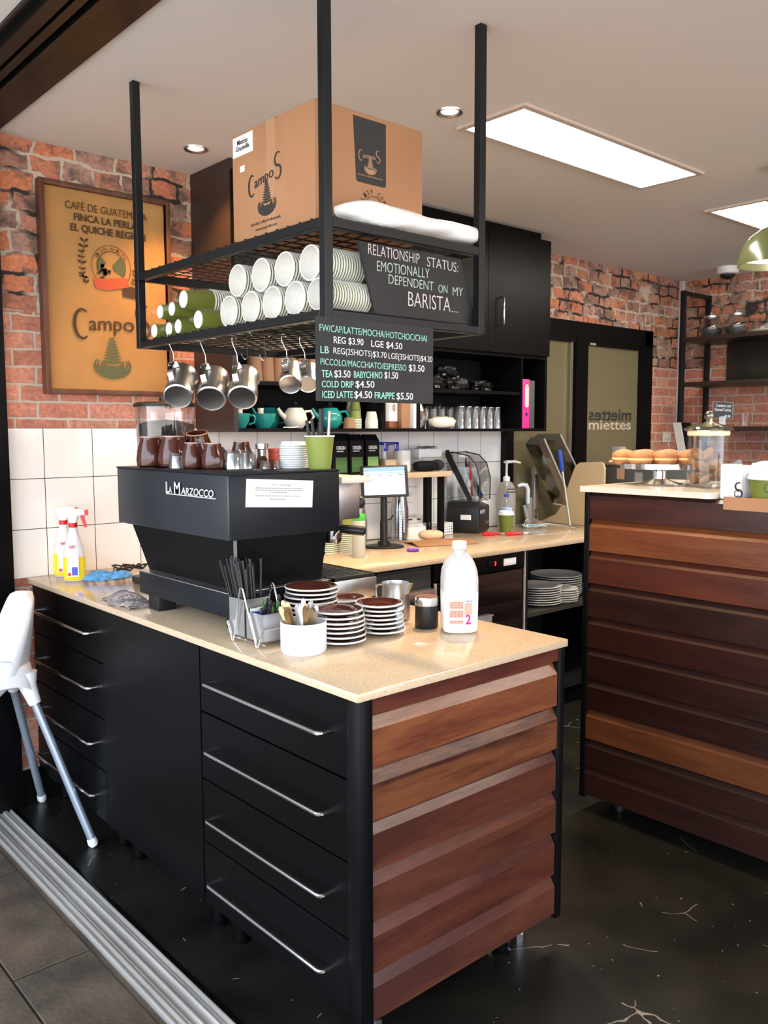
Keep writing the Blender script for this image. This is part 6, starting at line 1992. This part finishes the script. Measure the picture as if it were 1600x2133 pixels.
# ================================================================== RACK ON THE RIGHT WALL
t = T('wall_rack', 'tall black steel rack with dark shelves against the right brick wall', 'rack', (5.65, 3.21, 0))
for x in (.0, .35):
    MB().box(x-.016, -.016, 0, x+.016, .016, 2.44, .002).build('post', M['steelframe'], t)
    MB().box(x-.016, -1.9, 0, x+.016, -1.868, 2.12, .002).build('post', M['steelframe'], t)
MB().box(.016, -.012, 2.41, .334, .012, 2.437).build('rail', M['steelframe'], t)
for z in (1.465, 1.775, 2.085):
    MB().box(-.014, -1.868, z, .364, .014, z+.028, .002).build('shelf', M['brown_black'], t)
def sweet_jar(y, label, x=5.84, R=.085):
    t = T('glass_jar', label, 'jar', (x, y, 2.1135), 'glass jars on the wall rack')
    MB().lathe([(0, .004), (R*.6, 0), (R*.75, .01), (R, .06), (R*.95, .10), (R*.6, .135), (R*.58, .145), (R*.53, .145), (R*.9, .098), (R*.95, .06), (R*.7, .014), (0, .012)], seg=36).build('glass', M['clear'], t)
    MB().lathe([(R*.62, .142), (R*.62, .156), (R*.3, .164), (.008, .168), (.013, .178), (.008, .190), (0, .191)], seg=32).build('lid', M['steel'], t)
    MB().lathe([(0, .014), (R*.66, .016), (R*.92, .06), (R*.6, .075), (0, .078)], seg=32).build('contents', M['greybox'], t)
sweet_jar(3.10, 'round glass jar with steel lid, nearest the corner on the top rack shelf')
sweet_jar(2.915, 'round glass jar with steel lid, second from the corner on the top rack shelf')
t = T('cake_dome', 'glass cake dome on a pale plate on the top rack shelf', 'cake dome', (5.83, 2.672, 2.1135))
MB().lathe([(0, 0), (.10, 0), (.145, .014), (.15, .020), (.10, .018), (0, .016)], seg=40).build('plate', M['cream'], t)
MB().lathe([(.115, .020), (.118, .12), (.09, .165), (.02, .185), (.0, .186)], seg=40).build('dome', M['clear'], t)
MB().lathe([(0, .186), (.010, .188), (.018, .20), (.010, .212), (0, .214)], seg=20).build('knob', M['steel'], t)
solo('black_panel', MB().box(0, 0, 0, .02, .9, .29, .002), mat('dark_reflective', (.03, .024, .02), .25), 'dark glossy panel standing on the middle rack shelf', 'panel', (5.98, 2.15, 1.8035))
solo('glass_cup', MB().lathe([(0, 0), (.030, 0), (.036, .09), (.034, .09), (.028, .006), (0, .005)], seg=24), M['glass'], 'clear glass on the lowest rack shelf behind the cookie jar', 'glass', (5.78, 2.80, 1.4935))
t = T('tablet', 'black tablet with a white edge standing behind the cookie jar', 'tablet', (4.55, 2.55, 1.2745), None, math.radians(-35))
X = Matrix.Rotation(math.radians(-12), 4, 'Y')
MB().box(-.004, -.05, 0, .004, .05, .24, X=X).build('edge', M['white'], t)
t['label'] = 'black tablet with a white edge standing on the warmer behind the cookie jar'
MB().box(.004, -.06, 0, .02, .06, .24, X=X).box(-.002, -.056, 0, .012, -.050, .24, X=X).build('screen', M['blackm'], t)
MB().box(.0, -.15, .002, .008, -.05, .238, X=X).build('back', M['blackm'], t)
solo('cable_conduit', MB().box(5.965, 3.395, 1.42, 6.00, YW-.0005, CEIL-.001, .003), M['pipe'], 'white conduit running down the brick in the corner', 'conduit')
t = T('power_outlet', 'white double power outlet on the brick beside the door', 'outlet', (5.842, YW-.001, 1.38))
MB().box(-.055, -.010, 0, .055, 0, .075, .003).build('plate', M['cream'], t)
MB().box(-.03, -.013, .042, -.015, -.010, .058, .001).box(.015, -.013, .042, .03, -.010, .058, .001).build('switch', M['white'], t)
pl = MB()
for x in (-.022, .022):
    pl.box(x-.007, -.0105, .018, x-.004, -.0098, .030).box(x+.004, -.0105, .018, x+.007, -.0098, .030)
pl.build('socket', M['ink'], t)
solo('power_lead', MB().tube([(0, 0, 0), (.02, -.004, -.1), (.03, -.004, -.25), (.03, -.004, -.40)], .004, 6), M['cream'], 'thin pale lead hanging below the outlet', 'cable', (5.86, YW-.006, 1.40))
t = T('security_camera', 'white dome security camera on the ceiling over the rack', 'camera', (5.72, 2.93, CEIL))
MB().lathe([(0, 0), (.070, 0), (.070, -.042), (.055, -.048), (0, -.048)], seg=36).build('housing', M['white'], t)
MB().ball((0, 0, -.048), .050, .050, .035, 24, 12).build('dome', M['rubber'], t)
t = T('plug_pack', 'black plug and white outlet on the brick behind the leaning price card', 'outlet', (XR-.001, 2.66, 1.36))
MB().box(-.010, -.09, -.04, 0, .05, .05, .003).build('plate', M['cream'], t)
MB().box(-.05, -.02, -.035, -.010, .05, .035, .01).box(-.05, -.08, -.03, -.010, -.03, .04, .01).build('plug', M['rubber'], t)

# ================================================================== LIGHTS OF THE ROOM
def panel(name, label, x0, y0, x1, y1, power):
    t = T(name, label, 'ceiling light', ((x0+x1)/2, (y0+y1)/2, CEIL))
    cx, cy = (x0+x1)/2, (y0+y1)/2
    f = .026
    m_ = MB()
    for a in ((x0, y0, x1, y0+f), (x0, y1-f, x1, y1), (x0, y0+f, x0+f, y1-f), (x1-f, y0+f, x1, y1-f)):
        m_.box(a[0]-cx, a[1]-cy, -.012, a[2]-cx, a[3]-cy, -.0005, .001, seg=1)
    m_.build('frame', mat('light_frame', (.62, .52, .46), .5), t)
    MB().box(x0+f-cx, y0+f-cy, -.006, x1-f-cx, y1-f-cy, -.0008).build('diffuser', M['emit'], t)
panel('ceiling_light', 'long lit ceiling panel right of the hanging rack', 2.360, 1.943, 3.562, 2.263, 1)
panel('ceiling_light', 'lit ceiling panel at the right edge, above the green pendant', 4.167, 1.945, 5.37, 2.270, 1)
panel('ceiling_light', 'added out-of-view light panel brightening the street end of the room', 2.36, -1.0, 3.562, -.68, 1)  # unseen panel, added to raise the interior light
panel('ceiling_light', 'added out-of-view light panel brightening the far end of the seating area', 4.167, -1.0, 5.37, -.68, 1)  # second unseen panel, added for the same extra room light
def downlight(x, y, label):
    t = T('downlight', label, 'ceiling light', (x, y, CEIL), 'recessed downlights')
    MB().lathe([(.030, -.001), (.036, -.006), (.046, -.007), (.048, -.001)], seg=36).build('ring', M['steel'], t)
    MB().lathe([(0, -.003), (.026, -.003), (.031, -.001)], seg=28).build('bulb', M['lampglow'], t)
downlight(1.764, 3.10, 'small round downlight near the framed print')
downlight(2.233, 2.174, 'small round downlight left of the long ceiling panel')
lamp('downlight_glow', 'SPOT', (1.764, 3.10, CEIL-.012), 42, (1, .50, .18), (math.radians(4), 0, 0), spot_size=math.radians(96), spot_blend=.8, shadow_soft_size=.02)
lamp('downlight_glow', 'SPOT', (2.233, 2.174, CEIL-.012), 110, (1, .63, .33), (0, 0, 0), spot_size=math.radians(100), spot_blend=.8, shadow_soft_size=.02)

# pendant
t = T('pendant_lamp', 'olive green enamel pendant lamp hanging at the right edge', 'pendant lamp', (3.71, 1.69, 2.162))
R = .150
MB().lathe([(R, 0), (R*.985, .03), (R*.90, .075), (R*.72, .115), (R*.45, .145), (.032, .160), (.030, .20), (.012, .205), (.010, .205), (.012, .195), (.02, .158), (R*.44, .142), (R*.71, .112), (R*.885, .073), (R*.965, .03), (R*.98, 0)], seg=56).build('shade', M['lampgreen'], t)
MB().lathe([(R*.955, .031), (R*.875, .072), (R*.70, .110), (R*.43, .140), (.02, .156)], seg=56).build('shade_lining', M['white'], t)
MB().ball((0, 0, .06), .040, .040, .045, 24, 14).build('bulb', M['pendglow'], t)
MB().tube([(0, 0, .2), (0, 0, CEIL-2.162-.02)], .003, 6).build('cord', M['rubber'], t)
MB().lathe([(0, CEIL-2.162-.022), (.04, CEIL-2.162-.020), (.045, CEIL-2.162-.001), (0, CEIL-2.162-.001)], seg=24).build('ceiling_rose', M['rubber'], t)
lamp('pendant_bulb', 'POINT', (3.71, 1.69, 2.20), 5, (1, .88, .7), shadow_soft_size=.04)

# ================================================================== HIGH CHAIR
t = T('high_chair', 'white plastic high chair with silver legs by the shop opening', 'high chair', (.90, 3.15, 0))
def P3(x, y, z): return (x-.90, y-3.15, z)
# legs
feet = [((1.170, 2.885), (1.020, 3.045)), ((1.172, 3.385), (1.022, 3.235)), ((.60, 2.90), (.775, 3.045)), ((.60, 3.385), (.775, 3.235))]
for (fx, fy), (tx_, ty) in feet:
    l = MB().tube([P3(fx, fy, .016), P3(tx_, ty, .58)], [.0145, .0145], 14)
    lo_ = l.build('leg', M['chairleg'], t)
    dx, dy = (fx-tx_), (fy-ty)
    MB().tube([P3(fx+dx*.02, fy+dy*.02, .002), P3(fx, fy, .012), P3(fx-dx*.03, fy-dy*.03, .030)], [.012, .018, .0165], 14).build('foot_cap', M['chair'], lo_)
# seat shell: bucket with apron, rear (+x) high
def seatshell(u, v):
    """u around the rim, v from the rim down to the bottom"""
    a = 2*PI*u
    c_, s_ = math.cos(a), math.sin(a)
    px = math.copysign(abs(c_)**.6, c_); py = math.copysign(abs(s_)**.6, s_)
    k = (1-v)**.55
    rim = .625
    return P3(.905+.130*px*k, 3.14+.120*py*k, rim-.135*(1-k))
MB().sheet(40, 12, seatshell).build('seat_bowl', M['chair'], t, sharp=80)
ap = MB()
def rimf(u, v):
    a = 2*PI*u
    c_, s_ = math.cos(a), math.sin(a)
    px = math.copysign(abs(c_)**.5, c_); py = math.copysign(abs(s_)**.5, s_)
    corner = min(abs(px), abs(py))**4
    z = .655-v*(.060+.070*corner)
    o_ = .0+.012*v
    return P3(.905+(.140+o_)*px, 3.14+(.130+o_)*py, z)
ap.sheet(64, 8, rimf)
ap.sheet(64, 4, lambda u, v: (lambda q_, w_: (q_[0]+(w_[0]-q_[0])*v, q_[1]+(w_[1]-q_[1])*v, q_[2]+.004*math.sin(PI*v)))(rimf(u, 0), seatshell(u, 0.02)))
ap.build('seat_rim', M['chair'], t, sharp=60)
for (fx, fy), (tx_, ty) in feet:
    MB().tube([P3(tx_+(fx-tx_)*.12, ty+(fy-ty)*.12, .515), P3(tx_, ty, .58), P3(tx_-.0*(fx-tx_), ty, .63)], [.021, .030, .034], 14).build('leg_socket', M['chair'], t)
def back(u, v):
    # wrapping backrest: u across (0 near side .. 1 far side), v up
    w_ = .135*(1-.35*v**3)*(1 if v < .9 else math.sqrt(max(0.02, 1-((v-.9)/.1)**2*.75)))
    s_ = (2*u-1)
    y = 3.14+w_*s_
    x = 1.035+.030*v-.090*abs(s_)**2.2*(1-.72*v)
    return P3(x, y, .632+.262*v)
bk = MB().sheet(24, 18, back)
n0 = len(bk.v)
bk.sheet(24, 18, lambda u, v: tuple(Vector(back(u, v))+Vector((.020-.004*v, 0, 0))))
def edge(idx):
    for a, b in zip(idx[:-1], idx[1:]):
        bk.f.append([a, b, n0+b, n0+a]); bk.m.append(0)
edge([17*24+i for i in range(24)]); edge([j*24 for j in range(18)]); edge([j*24+23 for j in range(18)]); edge(list(range(24)))
bk.build('backrest', M['chair'], t, sharp=70)

# ------------------------------------------------------------------ put the base of origin-centred things where they stand
bpy.context.view_layer.update()
for o in list(COL.objects):
    if o.parent is None and 'label' in o and o.get('kind') != 'structure' and o.location.length < 1e-6:
        if o.type == 'MESH':
            vs = [v.co for v in o.data.vertices]
        else:
            vs = [o.matrix_world.inverted() @ c.matrix_world @ v.co for c in o.children if c.type == 'MESH' for v in c.data.vertices]
        lo3 = Vector([min(v[i] for v in vs) for i in range(3)]); hi3 = Vector([max(v[i] for v in vs) for i in range(3)])
        c = Vector(((lo3.x+hi3.x)/2, (lo3.y+hi3.y)/2, lo3.z))
        if o.type == 'MESH':
            o.data.transform(Matrix.Translation(-c))
        else:
            for ch in o.children:
                ch.location -= c
        o.location = c
